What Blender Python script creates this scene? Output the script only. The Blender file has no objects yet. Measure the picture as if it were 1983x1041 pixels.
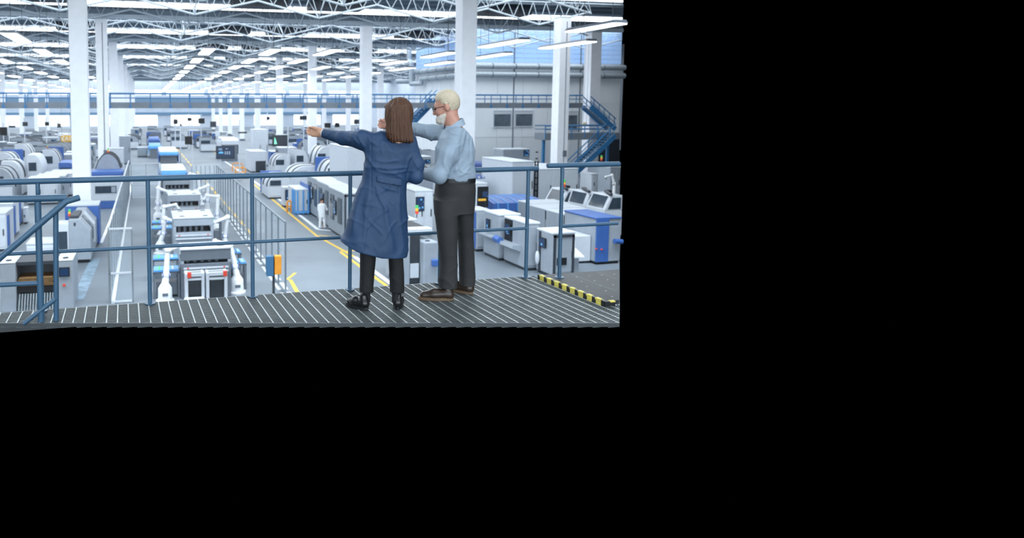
import bpy, bmesh, math, random
import numpy as np
from mathutils import Vector, Matrix, Euler, noise

# ---------------------------------------------------------------- camera, world, light
SC = bpy.context.scene
COL = SC.collection
FPX, CX, CY, HOR, VPX = 1360.0, 600.0, 314.0, 206.0, 282.0   # focal length and centre in pixels of the 1983x1041 frame
CAMZ, FLOOR = 1.66, -5.45                                     # eye above the gallery; hall floor below it
PITCH = math.atan((CY - HOR) / FPX)
YAW = math.atan((CX - VPX) / math.hypot(FPX, CY - HOR))
cam_d = bpy.data.cameras.new('camera'); cam = bpy.data.objects.new('camera', cam_d); COL.objects.link(cam)
cam.location = (0, 0, CAMZ); cam.rotation_euler = (math.pi / 2 - PITCH, 0, -YAW)
cam_d.sensor_fit = 'HORIZONTAL'; cam_d.sensor_width = 36; cam_d.lens = FPX / 1983 * 36
cam_d.shift_x = (991.5 - CX) / 1983; cam_d.shift_y = -(520.5 - CY) / 1983
cam_d.clip_end = 600; cam_d.clip_start = 0.1
cam_d.dof.use_dof = True; cam_d.dof.focus_distance = 6.1; cam_d.dof.aperture_fstop = 2.0
SC.camera = cam
SC.view_settings.view_transform = 'Standard'; SC.view_settings.look = 'None'
SC.view_settings.gamma = 1; SC.view_settings.use_curve_mapping = False
SC.view_settings.exposure = 0.36
w = bpy.data.worlds.new('world'); SC.world = w; w.use_nodes = True
w.node_tree.nodes['Background'].inputs[0].default_value = (0, 0, 0, 1)
w.node_tree.nodes['Background'].inputs[1].default_value = 0.0
LAMP_E, SKY_E, WIN_E, DAY = 7.5, 2.3, 1.8, (0.83, 0.93, 1.0)

def area_light(name, loc, size, sizey, power, rot=(0, 0, 0), col=DAY):
    l = bpy.data.lights.new(name, 'AREA'); l.shape = 'RECTANGLE'; l.size = size; l.size_y = sizey
    l.energy = power; l.color = col
    o = bpy.data.objects.new(name, l); COL.objects.link(o); o.location = loc; o.rotation_euler = rot
    return o
# area lights added out of view, for assumed rooflights, to light people and columns
area_light('fill_over_gallery', (1, 1, 10.3), 46, 7, 2000)
area_light('fill_behind_gallery', (1, -17, 10.3), 46, 7, 2600)
area_light('fill_first_bay', (1, 22, 10.3), 46, 7, 9000)
area_light('forward_fill_behind_gallery', (-6, -32, 4.5), 70, 11, 13000, (math.radians(88), 0, 0))  # added forward fill for column faces and backs; no glazed wall is known

# ---------------------------------------------------------------- pixels to places
CAM = Vector((0, 0, CAMZ))
RM = Euler(cam.rotation_euler).to_matrix()
HD = Vector((math.sin(YAW), math.cos(YAW), 0)); RD = Vector((math.cos(YAW), -math.sin(YAW), 0))
def ray(px, py): return RM @ Vector((px - CX, CY - py, -FPX))
def gp(px, py, z=FLOOR):
    d = ray(px, py); return CAM + d * ((z - CAMZ) / d.z)
def atY(px, py, Y):
    d = ray(px, py); return CAM + d * (Y / d.y)
def atX(px, py, X):
    d = ray(px, py); return CAM + d * (X / d.x)
def atD(px, py, dep):
    d = ray(px, py); return CAM + d * (dep / d.dot(HD))
dE = ray(1199.5, 206); XR = dE.x / dE.y
def xr(Y): return XR * Y          # how far to the right the photograph reaches at distance Y

# ---------------------------------------------------------------- materials
def lin(c): return tuple((v / 12.92 if v <= .04045 else ((v + .055) / 1.055) ** 2.4) for v in [x / 255 for x in c])
MATS = {}
def mat(name, rgb, rough=.5, metal=0., ns=0., na=.15, bump=0., bs=40., spec=.5, stretch=None, emis=0., coat=0.):
    if name in MATS: return MATS[name]
    m = bpy.data.materials.new(name); m.use_nodes = True; nt = m.node_tree; b = nt.nodes['Principled BSDF']
    c = lin(rgb) + (1,)
    b.inputs['Base Color'].default_value = c; b.inputs['Roughness'].default_value = rough
    b.inputs['Metallic'].default_value = metal; b.inputs['Specular IOR Level'].default_value = spec
    b.inputs['Coat Weight'].default_value = coat
    tc = nt.nodes.new('ShaderNodeTexCoord'); src = tc.outputs['Object']
    if stretch:
        mp = nt.nodes.new('ShaderNodeMapping'); mp.inputs['Scale'].default_value = stretch
        nt.links.new(src, mp.inputs['Vector']); src = mp.outputs['Vector']
    if ns:
        n = nt.nodes.new('ShaderNodeTexNoise'); n.inputs['Scale'].default_value = ns; n.inputs['Detail'].default_value = 5
        nt.links.new(src, n.inputs['Vector'])
        r = nt.nodes.new('ShaderNodeValToRGB')
        r.color_ramp.elements[0].position = .3; r.color_ramp.elements[1].position = .7
        r.color_ramp.elements[0].color = tuple(v * (1 - na) for v in c[:3]) + (1,)
        r.color_ramp.elements[1].color = tuple(min(1, v * (1 + na)) for v in c[:3]) + (1,)
        nt.links.new(n.outputs['Fac'], r.inputs['Fac']); nt.links.new(r.outputs['Color'], b.inputs['Base Color'])
    if bump:
        n2 = nt.nodes.new('ShaderNodeTexNoise'); n2.inputs['Scale'].default_value = bs; n2.inputs['Detail'].default_value = 4
        nt.links.new(src, n2.inputs['Vector'])
        bp = nt.nodes.new('ShaderNodeBump'); bp.inputs['Strength'].default_value = bump; bp.inputs['Distance'].default_value = .02
        nt.links.new(n2.outputs['Fac'], bp.inputs['Height']); nt.links.new(bp.outputs['Normal'], b.inputs['Normal'])
    if emis:
        b.inputs['Emission Color'].default_value = c; b.inputs['Emission Strength'].default_value = emis
    MATS[name] = m
    return m
def emat(name, rgb, e):
    m = bpy.data.materials.new(name); m.use_nodes = True; nt = m.node_tree; nt.nodes.clear()
    em = nt.nodes.new('ShaderNodeEmission'); em.inputs[0].default_value = tuple(rgb) + (1,); em.inputs[1].default_value = e
    o = nt.nodes.new('ShaderNodeOutputMaterial'); nt.links.new(em.outputs[0], o.inputs[0]); MATS[name] = m
    return m
def glassmat(name, rgb, alpha, rough=.05):
    m = mat(name, rgb, rough); b = m.node_tree.nodes['Principled BSDF']; b.inputs['Alpha'].default_value = alpha
    return m
def screenmat(name, bg, fg, e):
    m = bpy.data.materials.new(name); m.use_nodes = True; nt = m.node_tree; b = nt.nodes['Principled BSDF']
    b.inputs['Base Color'].default_value = lin(bg) + (1,); b.inputs['Roughness'].default_value = .2
    tc = nt.nodes.new('ShaderNodeTexCoord'); br = nt.nodes.new('ShaderNodeTexVoronoi'); br.inputs['Scale'].default_value = 4.5
    br.distance = 'CHEBYCHEV'
    nt.links.new(tc.outputs['Object'], br.inputs['Vector'])
    r = nt.nodes.new('ShaderNodeValToRGB'); r.color_ramp.interpolation = 'CONSTANT'
    r.color_ramp.elements[0].color = lin(fg) + (1,); r.color_ramp.elements[1].position = .22
    r.color_ramp.elements[1].color = lin(bg) + (1,)
    nt.links.new(br.outputs['Distance'], r.inputs['Fac']); nt.links.new(r.outputs['Color'], b.inputs['Emission Color'])
    b.inputs['Emission Strength'].default_value = e; MATS[name] = m
    return m
M_white = mat('white_paint', (200, 207, 216), .42, ns=3, na=.04)
M_colw = mat('column_paint', (240, 243, 250), .55, ns=2, na=.03, bump=.05)
M_grey = mat('grey_paint', (152, 161, 172), .45, ns=3, na=.06)
M_mid = mat('mid_grey_paint', (104, 113, 124), .45, ns=3, na=.08)
M_dark = mat('dark_grey', (48, 55, 64), .5, ns=4, na=.15)
M_black = mat('black_plastic', (22, 25, 30), .45)
M_blue = mat('machine_blue', (62, 100, 168), .4, ns=3, na=.08)
M_lblue = mat('light_blue_panel', (92, 160, 222), .35, ns=3, na=.08)
M_rail = mat('blue_steel_paint', (58, 93, 121), .38, ns=14, na=.07, bump=.06, bs=120)
M_bridgeblue = mat('bridge_blue', (58, 118, 168), .45, ns=4, na=.08)
M_steel = mat('galvanised_steel', (150, 160, 168), .35, .6, ns=6, na=.1)
M_duct = mat('duct_steel', (168, 180, 190), .4, .2, ns=5, na=.12)
M_truss = mat('truss_paint', (192, 204, 214), .5, ns=4, na=.06)
M_trussd = mat('girder_paint', (128, 144, 158), .5, ns=2, na=.1, stretch=(.6, 6, 6))
M_roof = mat('roof_deck', (150, 165, 179), .6, ns=1.2, na=.18, stretch=(.15, 3, 1))
M_yellow = mat('yellow_paint', (240, 196, 66), .5, ns=5, na=.12)
M_wline = mat('white_line_paint', (240, 243, 247), .5, ns=5, na=.05)
M_orange = mat('orange_plastic', (242, 158, 48), .5, ns=5, na=.06)
M_red = mat('red_plastic', (214, 70, 52), .4, emis=.1)
M_green = mat('green_plastic', (70, 190, 104), .4, emis=.15)
M_amber = mat('amber_plastic', (236, 182, 70), .4, emis=.1)
M_brown = mat('stacked_board', (128, 98, 62), .6, ns=9, na=.25)
M_glass = glassmat('clear_glass', (205, 222, 235), .13)
M_dglass = mat('dark_glass', (58, 70, 82), .08, ns=2, na=.2)
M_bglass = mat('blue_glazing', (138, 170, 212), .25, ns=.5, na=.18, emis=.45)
M_lamp = emat('lamp_diffuser', DAY, LAMP_E)
M_sky = emat('rooflight_daylight', (.88, .95, 1.), SKY_E)
M_win = emat('window_daylight', (.90, .96, 1.), WIN_E)
M_screen = screenmat('dashboard_screen', (26, 44, 70), (104, 170, 226), .9)
M_screeng = screenmat('dark_screen', (34, 40, 48), (70, 84, 96), .8)
M_floor = mat('hall_concrete', (120, 130, 140), .5, ns=.22, na=.2, spec=.35, bump=.03, bs=8)
M_far = mat('far_wall_panel', (205, 216, 230), .6, ns=.3, na=.08)
M_wallw = mat('wall_panel_white', (226, 232, 238), .55, ns=.35, na=.10)

# ---------------------------------------------------------------- mesh building
def link(name, me, m, parent=None):
    o = bpy.data.objects.new(name, me); COL.objects.link(o)
    if m and not me.materials: me.materials.append(m)
    o.parent = parent
    return o
class MB:
    def __init__(s): s.v, s.f = [], []
    def add(s, v, f):
        k = len(s.v); s.v += [tuple(p) for p in v]; s.f += [tuple(i + k for i in q) for q in f]; return s
    def box(s, x0, x1, y0, y1, z0, z1):
        x0, x1 = sorted((x0, x1)); y0, y1 = sorted((y0, y1)); z0, z1 = sorted((z0, z1))
        return s.add([(x, y, z) for z in (z0, z1) for y in (y0, y1) for x in (x0, x1)],
                     [(0, 2, 3, 1), (4, 5, 7, 6), (0, 1, 5, 4), (2, 6, 7, 3), (0, 4, 6, 2), (1, 3, 7, 5)])
    def prism(s, pts, a0, a1, axis='y'):
        """polygon (counter-clockwise in the plane seen from -axis) pushed along an axis"""
        n = len(pts)
        def P(p, a): return {'x': (a, p[0], p[1]), 'y': (p[0], a, p[1]), 'z': (p[0], p[1], a)}[axis]
        v = [P(p, a0) for p in pts] + [P(p, a1) for p in pts]
        f = [tuple(range(n)), tuple(reversed(range(n, 2 * n)))] + [(i, i + n, (i + 1) % n + n, (i + 1) % n) for i in range(n)]
        return s.add(v, f)
    def strip(s, pts, off, a0, a1):
        """a band that follows an open profile (x,z), pushed along y"""
        n = len(pts); out = []
        for i, p in enumerate(pts):
            a = Vector(pts[max(i - 1, 0)]); b = Vector(pts[min(i + 1, n - 1)]); t = (b - a).normalized()
            nn = Vector((-t.y, t.x)); out.append((p[0] + nn.x * off, p[1] + nn.y * off))
        return s.prism(list(pts) + out[::-1], a0, a1)
    def tube(s, p0, p1, r0, r1=None, n=8):
        p0, p1 = Vector(p0), Vector(p1); r1 = r0 if r1 is None else r1
        d = (p1 - p0).normalized(); a = d.orthogonal().normalized(); b = d.cross(a)
        v = []
        for p, r in ((p0, r0), (p1, r1)):
            v += [p + (a * math.cos(2 * math.pi * i / n) + b * math.sin(2 * math.pi * i / n)) * r for i in range(n)]
        f = [tuple(reversed(range(n))), tuple(range(n, 2 * n))] + [(i, (i + 1) % n, (i + 1) % n + n, i + n) for i in range(n)]
        return s.add(v, f)
    def path(s, pts, r, n=8):
        pts = [Vector(p) for p in pts]; k = len(pts); v = []; f = []
        a = None
        for i, p in enumerate(pts):
            t = (pts[min(i + 1, k - 1)] - pts[max(i - 1, 0)]).normalized()
            a = t.orthogonal().normalized() if a is None else (a - t * a.dot(t)).normalized()
            b = t.cross(a); rr = r[i] if isinstance(r, (list, tuple)) else r
            v += [p + (a * math.cos(2 * math.pi * j / n) + b * math.sin(2 * math.pi * j / n)) * rr for j in range(n)]
        for i in range(k - 1):
            f += [(i * n + j, i * n + (j + 1) % n, (i + 1) * n + (j + 1) % n, (i + 1) * n + j) for j in range(n)]
        f += [tuple(reversed(range(n))), tuple(range((k - 1) * n, k * n))]
        return s.add(v, f)
    def lathe(s, prof, c=(0, 0, 0), n=16):
        v = []; f = []; k = len(prof)
        for r, z in prof:
            v += [(c[0] + r * math.cos(2 * math.pi * j / n), c[1] + r * math.sin(2 * math.pi * j / n), c[2] + z) for j in range(n)]
        for i in range(k - 1):
            f += [(i * n + j, i * n + (j + 1) % n, (i + 1) * n + (j + 1) % n, (i + 1) * n + j) for j in range(n)]
        f += [tuple(reversed(range(n))), tuple(range((k - 1) * n, k * n))]
        return s.add(v, f)
    def ball(s, c, r, n=12, m=8):
        r = (r, r, r) if not isinstance(r, (tuple, list)) else r
        v = [(c[0], c[1], c[2] - r[2])]; f = []
        for i in range(1, m):
            a = math.pi * i / m
            v += [(c[0] + r[0] * math.sin(a) * math.cos(2 * math.pi * j / n), c[1] + r[1] * math.sin(a) * math.sin(2 * math.pi * j / n), c[2] - r[2] * math.cos(a)) for j in range(n)]
        v.append((c[0], c[1], c[2] + r[2])); L = len(v) - 1
        f += [(0, 1 + (j + 1) % n, 1 + j) for j in range(n)]
        for i in range(m - 2):
            f += [(1 + i * n + j, 1 + i * n + (j + 1) % n, 1 + (i + 1) * n + (j + 1) % n, 1 + (i + 1) * n + j) for j in range(n)]
        f += [(L, 1 + (m - 2) * n + j, 1 + (m - 2) * n + (j + 1) % n) for j in range(n)]
        return s.add(v, f)
    def mesh(s, name='m', smooth=0):
        me = bpy.data.meshes.new(name); me.from_pydata(s.v, [], s.f)
        if smooth:
            me.shade_smooth(); me.set_sharp_from_angle(angle=math.radians(smooth))
        me.update(); return me
    def build(s, name, m, parent=None, smooth=0, bevel=0.):
        o = link(name, s.mesh(name, smooth), m, parent)
        if bevel:
            b = o.modifiers.new('bevel', 'BEVEL'); b.width = bevel; b.segments = 2; b.limit_method = 'ANGLE'
        return o
def tag(o, label=None, cat=None, group=None, kind=None):
    if label: o['label'] = label
    if cat: o['category'] = cat
    if group: o['group'] = group
    if kind: o['kind'] = kind
    return o
def thing(name, label, cat, loc=(0, 0, 0), rz=0., group=None):
    o = bpy.data.objects.new(name, None); COL.objects.link(o); o.empty_display_size = .2
    o.location = loc; o.rotation_euler = (0, 0, rz)
    return tag(o, label, cat, group)
def copy_tree(o, parent=None):
    c = o.copy(); COL.objects.link(c); c.parent = parent
    for ch in list(o.children): copy_tree(ch, c)
    return c
_unit = {}
def unit(kind, m):
    k = (kind, m.name)
    if k not in _unit:
        b = MB()
        if kind == 'box': b.box(-.5, .5, -.5, .5, -.5, .5)
        else: b.tube((0, 0, -.5), (0, 0, .5), 1, 1, 6 if kind == 'rod' else 12)
        me = b.mesh(kind + '_' + m.name, 40 if kind != 'box' else 0); me.materials.append(m); _unit[k] = me
    return _unit[k]
def rod(name, p0, p1, r, m, parent=None, kind='rod'):
    """a straight round member between two points (shared mesh)"""
    p0, p1 = Vector(p0), Vector(p1); d = p1 - p0
    o = bpy.data.objects.new(name, unit(kind, m)); COL.objects.link(o); o.parent = parent
    o.matrix_local = Matrix.Translation((p0 + p1) / 2) @ d.to_track_quat('Z', 'Y').to_matrix().to_4x4() @ Matrix.Diagonal((r, r, d.length, 1))
    return o
def slab(name, c, s, m, parent=None, rz=0.):
    """a box piece (shared mesh) with centre c and size s"""
    o = bpy.data.objects.new(name, unit('box', m)); COL.objects.link(o); o.parent = parent
    o.matrix_local = Matrix.Translation(c) @ Matrix.Rotation(rz, 4, 'Z') @ Matrix.Diagonal((s[0], s[1], s[2], 1))
    return o
def text(name, body, size, m, parent, loc, rot, ext=.004):
    cu = bpy.data.curves.new(name, 'FONT'); cu.body = body; cu.size = size; cu.extrude = ext; cu.align_x = 'CENTER'; cu.align_y = 'CENTER'
    t = bpy.data.objects.new('tmp_text', cu); COL.objects.link(t)
    dg = bpy.context.evaluated_depsgraph_get(); me = bpy.data.meshes.new_from_object(t.evaluated_get(dg))
    bpy.data.objects.remove(t); me.materials.clear()
    o = link(name, me, m, parent); o.location = loc; o.rotation_euler = rot
    return o

# ================================================================ the hall
ROOFZ = CAMZ + 9.0
BAY = [40 + 21.3 * k for k in range(10)]
FARY, LEFTX, RIGHTX = 240.0, -125.0, 75.0
def struct(o): o['kind'] = 'structure'; return o
# floor
A, B = gp(-260, 612), gp(1199.5, 612)
C_ = gp(1199.5, 310); C_ = B + (C_ - B) * ((RIGHTX - B.x) / (C_.x - B.x))
pts = [A.xy, B.xy, C_.xy, Vector((RIGHTX, FARY)), Vector((LEFTX, FARY)), Vector((LEFTX, A.y + 60))]
fl = struct(MB().prism([(p.x, p.y) for p in pts], FLOOR - .06, FLOOR, 'z').build('floor', M_floor))
# painted floor lines: polylines through photograph pixels that lie on the floor
def fline(pix, width, m, name, z=.004, dashes=None):
    if m is M_wline: z = .009
    P = [gp(*p) for p in pix]
    for i in range(len(P) - 1):
        a, b = P[i].xy, P[i + 1].xy; t = (b - a).normalized(); n = Vector((-t.y, t.x)) * width / 2
        L = (b - a).length; segs = [(0, L)]
        if dashes: segs = [(k * (dashes[0] + dashes[1]), k * (dashes[0] + dashes[1]) + dashes[0]) for k in range(int(L / sum(dashes)))]
        for s0, s1 in segs:
            q = [a + t * (s0 - .0) - n, a + t * (s1 + .0) - n, a + t * s1 + n, a + t * s0 + n]
            MB().prism([(p.x, p.y) for p in q], FLOOR - .002, FLOOR + z, 'z').build(name, m, fl)
YL, WL = 'yellow_line', 'white_line'
fline([(579, 571), (562, 541)], .16, M_yellow, YL)
fline([(556, 541), (572, 528)], .13, M_yellow, YL, .006)
fline([(489, 455), (380, 330)], .16, M_yellow, YL, dashes=(2.2, .9))
fline([(372, 322), (330, 272)], .18, M_yellow, YL, dashes=(3.5, 1.6))
fline([(563, 580), (438, 412)], .42, M_wline, WL, dashes=(1.05, .45))
fline([(755, 558), (660, 488)], .17, M_yellow, YL); fline([(658, 487), (700, 484)], .15, M_yellow, YL, .006)
fline([(692, 500), (613, 456), (486, 352)], .17, M_yellow, YL)
fline([(650, 459), (618, 455)], .12, M_yellow, YL, .006)
fline([(757, 549), (687, 497)], .22, M_wline, WL)
fline([(668, 462), (648, 447), (616, 444), (545, 389), (470, 335), (432, 310)], .22, M_wline, WL)
fline([(430, 305), (395, 280)], .25, M_yellow, YL, dashes=(4, 2))
fline([(218, 588), (256, 345)], .14, M_wline, WL); fline([(196, 470), (236, 372)], .16, M_wline, WL)
fline([(150, 580), (185, 500)], .45, mat('worn_blue_line', (124, 146, 164), .5, ns=3, na=.3), 'worn_line')
# far wall with bright openings
wf = struct(MB().box(LEFTX, RIGHTX, FARY, FARY + .5, FLOOR, ROOFZ + 1).build('wall_far', M_far))
for k in range(14):
    x = -118 + k * 14
    slab('window_pane', (x + 5, FARY - .05, CAMZ - 4.6), (9.5, .12, 3.6), M_win, wf)
    slab('window_pane', (x + 5, FARY - .05, CAMZ + 4.6), (12.5, .12, 1.6), M_win, wf)
slab('wall_band', (-25, FARY - .12, CAMZ + 1.6), (198, .2, 2.6), mat('far_band', (120, 150, 178), .6), wf)
slab('wall_band', (-25, FARY - .3, CAMZ - 2.4), (198, .5, .9), mat('far_band_low', (112, 150, 182), .6), wf)
wl = struct(MB().box(LEFTX - .5, LEFTX, A.y + 60, FARY, FLOOR, ROOFZ + 1).build('wall_left', M_far))
wr = struct(MB().box(RIGHTX, RIGHTX + .5, RIGHTX / XR, FARY, FLOOR, ROOFZ + 1).build('wall_right', M_far))
# roof deck in strips with rooflights between them
roof = struct(thing('ceiling', None, None)); 
def band(name, y0, y1, m, z0, z1, x0=LEFTX):
    x1a, x1b = min(xr(y0), RIGHTX), min(xr(y1), RIGHTX)
    return MB().prism([(x0, y0), (x1a, y0), (x1b, y1), (x0, y1)], z0, z1, 'z').build(name, m, roof)
for k in range(10):
    y = BAY[k]
    band('deck_strip', y, y + 1.6, M_roof, ROOFZ, ROOFZ + .15)
    band('rooflight', y + 1.6, y + 14.4, M_sky, ROOFZ + .05, ROOFZ + .15)
    band('deck_strip', y + 14.4, min(y + 21.3, FARY), M_roof, ROOFZ, ROOFZ + .15)
    for q in range(3):
        yy = y + 15.2 + q * 2.2
        if yy < FARY - 1 and k < 5: slab('purlin', ((LEFTX + min(xr(yy), RIGHTX)) / 2, yy, ROOFZ - .15), (min(xr(yy), RIGHTX) - LEFTX, .18, .3), M_trussd, roof)
    yv = y + 18
    if k < 6:
        for xv in (-31, -9, 7, 13.5, 29):
            if xv < xr(yv) - 3: MB().box(xv, xv + 4.5, yv - 1, yv + 1, ROOFZ - .9, ROOFZ).build('ventilation_box', M_dark, roof)
# girders on the columns, each with a light top flange and a corrugated web
for k in range(1, 9):
    y = BAY[k]; x1 = min(xr(y), RIGHTX)
    g = tag(thing('roof_girder', 'grey beam across the hall carried on the white columns under the roof', 'girder', (0, y, 0), group='girders on the columns'))
    MB().box(LEFTX, x1, -.22, .22, CAMZ + 7.28, CAMZ + 7.62).build('bottom_flange', M_truss, g)
    MB().box(LEFTX, x1, -.1, .1, CAMZ + 7.62, CAMZ + 8.05).build('web_plate', M_trussd, g)
    MB().box(LEFTX, x1, -.3, .3, CAMZ + 8.05, CAMZ + 8.2).build('top_flange', M_mid, g)
# zigzag roof trusses
PER, ZV, ZA, ZT = 9.4, CAMZ + 6.75, CAMZ + 7.9, CAMZ + 8.6
vx0 = atY(377, 25, 53).x
for k in range(20):
    y = 46 + 7 * k + (0 if abs((46 + 7 * k - 40) % 21.3) > 1.2 else 1.5)
    if y > 190: break
    x1 = min(xr(y), RIGHTX); xl = max(LEFTX + 2, atY(-60, 60, y).x)
    t = thing('roof_truss', 'grey zigzag tube truss under the roof deck', 'truss', (0, y, 0), group='zigzag roof trusses')
    x = vx0 + PER * math.floor((xl - vx0) / PER)
    webs = MB()
    rod('top_chord', (x, 0, ZT), (x1, 0, ZT), .05, M_truss, t)
    while x < x1:
        for a, b, za, zb in ((x, x + PER / 2, ZV, ZA), (x + PER / 2, x + PER, ZA, ZV)):
            if b > x1: continue
            rod('bottom_chord', (a, 0, za), (b, 0, zb), .075, M_truss, t)
            n = 4
            for j in range(n):
                f0, f1, f2 = j / n, (j + .5) / n, (j + 1) / n
                q0 = (a + (b - a) * f0, 0, za + (zb - za) * f0); q1 = (a + (b - a) * f1, 0, ZT); q2 = (a + (b - a) * f2, 0, za + (zb - za) * f2)
                for u, v in ((q0, q1), (q1, q2)):
                    if k < 4: rod('web_bar', u, v, .028, M_truss, t)
                    else: webs.tube(u, v, .028, n=4)
        if x + PER < x1 and k < 12:
            rod('valley_tie', (x, 0, ZV), (x, 3.5, ZT), .035, M_truss, t); rod('valley_tie', (x, 0, ZV), (x, -3.4, ZT), .035, M_truss, t)
        x += PER
    if webs.v: webs.build('web_bars', M_truss, t)['kind'] = 'stuff'
# columns
def column(X, Y, wd, label, group=None, top=7.28, conduit=False):
    c = thing('column', label, 'column', (X, Y, FLOOR), group=group); h = CAMZ + top - FLOOR
    MB().box(-wd / 2, wd / 2, -wd / 2, wd / 2, 0, h).build('shaft', M_colw, c, bevel=.03)
    MB().box(-wd / 2 - .12, wd / 2 + .12, -wd / 2 - .12, wd / 2 + .12, 0, .35).build('base', M_mid, c)
    MB().box(-wd / 2 - .01, wd / 2 + .01, -wd / 2 - .01, wd / 2 + .01, h - .12, h).build('capital_plate', M_truss, c)
    if conduit:
        MB().tube((wd * .1, -wd / 2 - .02, .4), (wd * .1, -wd / 2 - .02, h - .4), .03).build('conduit', M_mid, c)
        MB().box(wd * .0, wd * .3, -wd / 2 - .16, -wd / 2, 3.0, 3.5).build('junction_box', M_mid, c, bevel=.02)
    return c
XL = sum(atY(p, 206, BAY[i]).x for i, p in enumerate((155.5, 199.5, 220.5))) / 3
XM = sum(atY(p, 206, BAY[i]).x for i, p in ((0, 903), (1, 708), (2, 606.5), (3, 545))) / 4
column(atY(155.5, 206, BAY[0]).x, BAY[0], .92, 'broad white column right behind the orange sign')
column(atY(199.5, 206, BAY[1]).x, BAY[1], .92, 'white column with a grey conduit and junction box', conduit=True)
for k in range(2, 9): column(XL, BAY[k], .92, 'white column in the receding row beyond the conduit column', 'left column row')
column(atY(900, 206, BAY[0]).x, BAY[0], .98, 'broad white column right behind the grey-haired man')
column(atY(708, 206, BAY[1]).x, BAY[1], .92, 'white column behind the pointing woman')
for k in range(2, 9): column(XM, BAY[k], .92, 'white column in the receding row along the aisle', 'aisle column row')
p = atY(1085, 206, 52); column(p.x, 52, .98, 'tall white column in front of the stair landing', conduit=True)
p = atY(1145, 206, BAY[1]); column(p.x, BAY[1], 1.12, 'tall white column between landing and upper stair flight')
for k in range(4, 8): column(42.7, BAY[k], .92, 'distant white column past the blue glazed block', 'far column row')
for k in range(5, 9): column(-27, BAY[k], .92, 'distant white column behind the dense machine rows', 'left far column row')

# ================================================================ block with blue glazing on the right
BY, BX = 75.0, atY(912, 206, 75.0).x
BR = xr(BY)
wb = struct(MB().prism([(BX, BY), (BR, BY), (xr(92), 92), (BX, 92)], FLOOR, ROOFZ, 'z').build('wall_block', M_wallw))
def pz(py, Y, px=1050): return atY(px, py, Y).z
zb0, zb1 = pz(122, BY), pz(58, BY)
npx = 6
for i in range(npx):                                     # facing panels below the glazing
    xa, xb = BX + (BR - BX) * i / npx, BX + (BR - BX) * (i + 1) / npx
    for z0, z1 in ((FLOOR, pz(265, BY)), (pz(265, BY), pz(200, BY)), (pz(200, BY), zb0)):
        slab('wall_panel', ((xa + xb) / 2, BY - .04, (z0 + z1) / 2), (xb - xa - .07, .08, z1 - z0 - .07), M_wallw, wb)
    for j in range(7):
        z0 = zb0 + (zb1 - zb0) * j / 7
        for h in range(2):
            x0 = xa + (xb - xa) * h / 2
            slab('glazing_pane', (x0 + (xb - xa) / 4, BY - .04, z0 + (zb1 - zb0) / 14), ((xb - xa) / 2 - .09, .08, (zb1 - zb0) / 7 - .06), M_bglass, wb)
for i in range(6):
    ya, yb = BY + 17 * i / 6, BY + 17 * (i + 1) / 6
    for z0, z1 in ((FLOOR, pz(265, BY)), (pz(265, BY), pz(200, BY)), (pz(200, BY), zb0)):
        slab('wall_panel', (BX - .04, (ya + yb) / 2, (z0 + z1) / 2), (.08, yb - ya - .07, z1 - z0 - .07), M_wallw, wb)
    for j in range(7):
        z0 = zb0 + (zb1 - zb0) * j / 7
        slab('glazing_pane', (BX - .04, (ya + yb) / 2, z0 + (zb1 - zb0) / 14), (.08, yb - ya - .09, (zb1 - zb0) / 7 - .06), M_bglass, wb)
for i, pxx in enumerate((994, 1122)):
    x = atY(pxx, 206, BY - .12).x
    rod('downpipe', (x, BY - .14, FLOOR), (x, BY - .14, zb1), .07, M_mid, wb)
# windows of the block
def block_window(n, x0, x1, y0, y1):
    a, b = atY(x0, y1, BY - .1), atY(x1, y0, BY - .1)
    wn = struct(thing('window_%d' % n, None, None, ((a.x + b.x) / 2, BY - .1, a.z)))
    W, H = b.x - a.x, b.z - a.z
    MB().box(-W / 2, W / 2, -.04, .06, 0, H).build('pane', mat('office_glass', (98, 110, 122), .15, ns=1, na=.25), wn)
    fr = MB(); fr.box(-W / 2 - .1, W / 2 + .1, -.1, .06, -.1, 0).box(-W / 2 - .1, W / 2 + .1, -.1, .06, H, H + .1)
    fr.box(-W / 2 - .1, -W / 2, -.1, .06, 0, H).box(W / 2, W / 2 + .1, -.1, .06, 0, H).build('window_frame', M_white, wn)
    MB().box(-W / 2, W / 2, -.07, -.04, H * .8, H).build('top_reflection', M_white, wn)  # white reflection at the top of the pane, built as a strip
block_window(1, 956, 989, 215, 245); block_window(2, 998, 1031, 215, 244); block_window(3, 1097, 1118, 216, 251)
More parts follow.
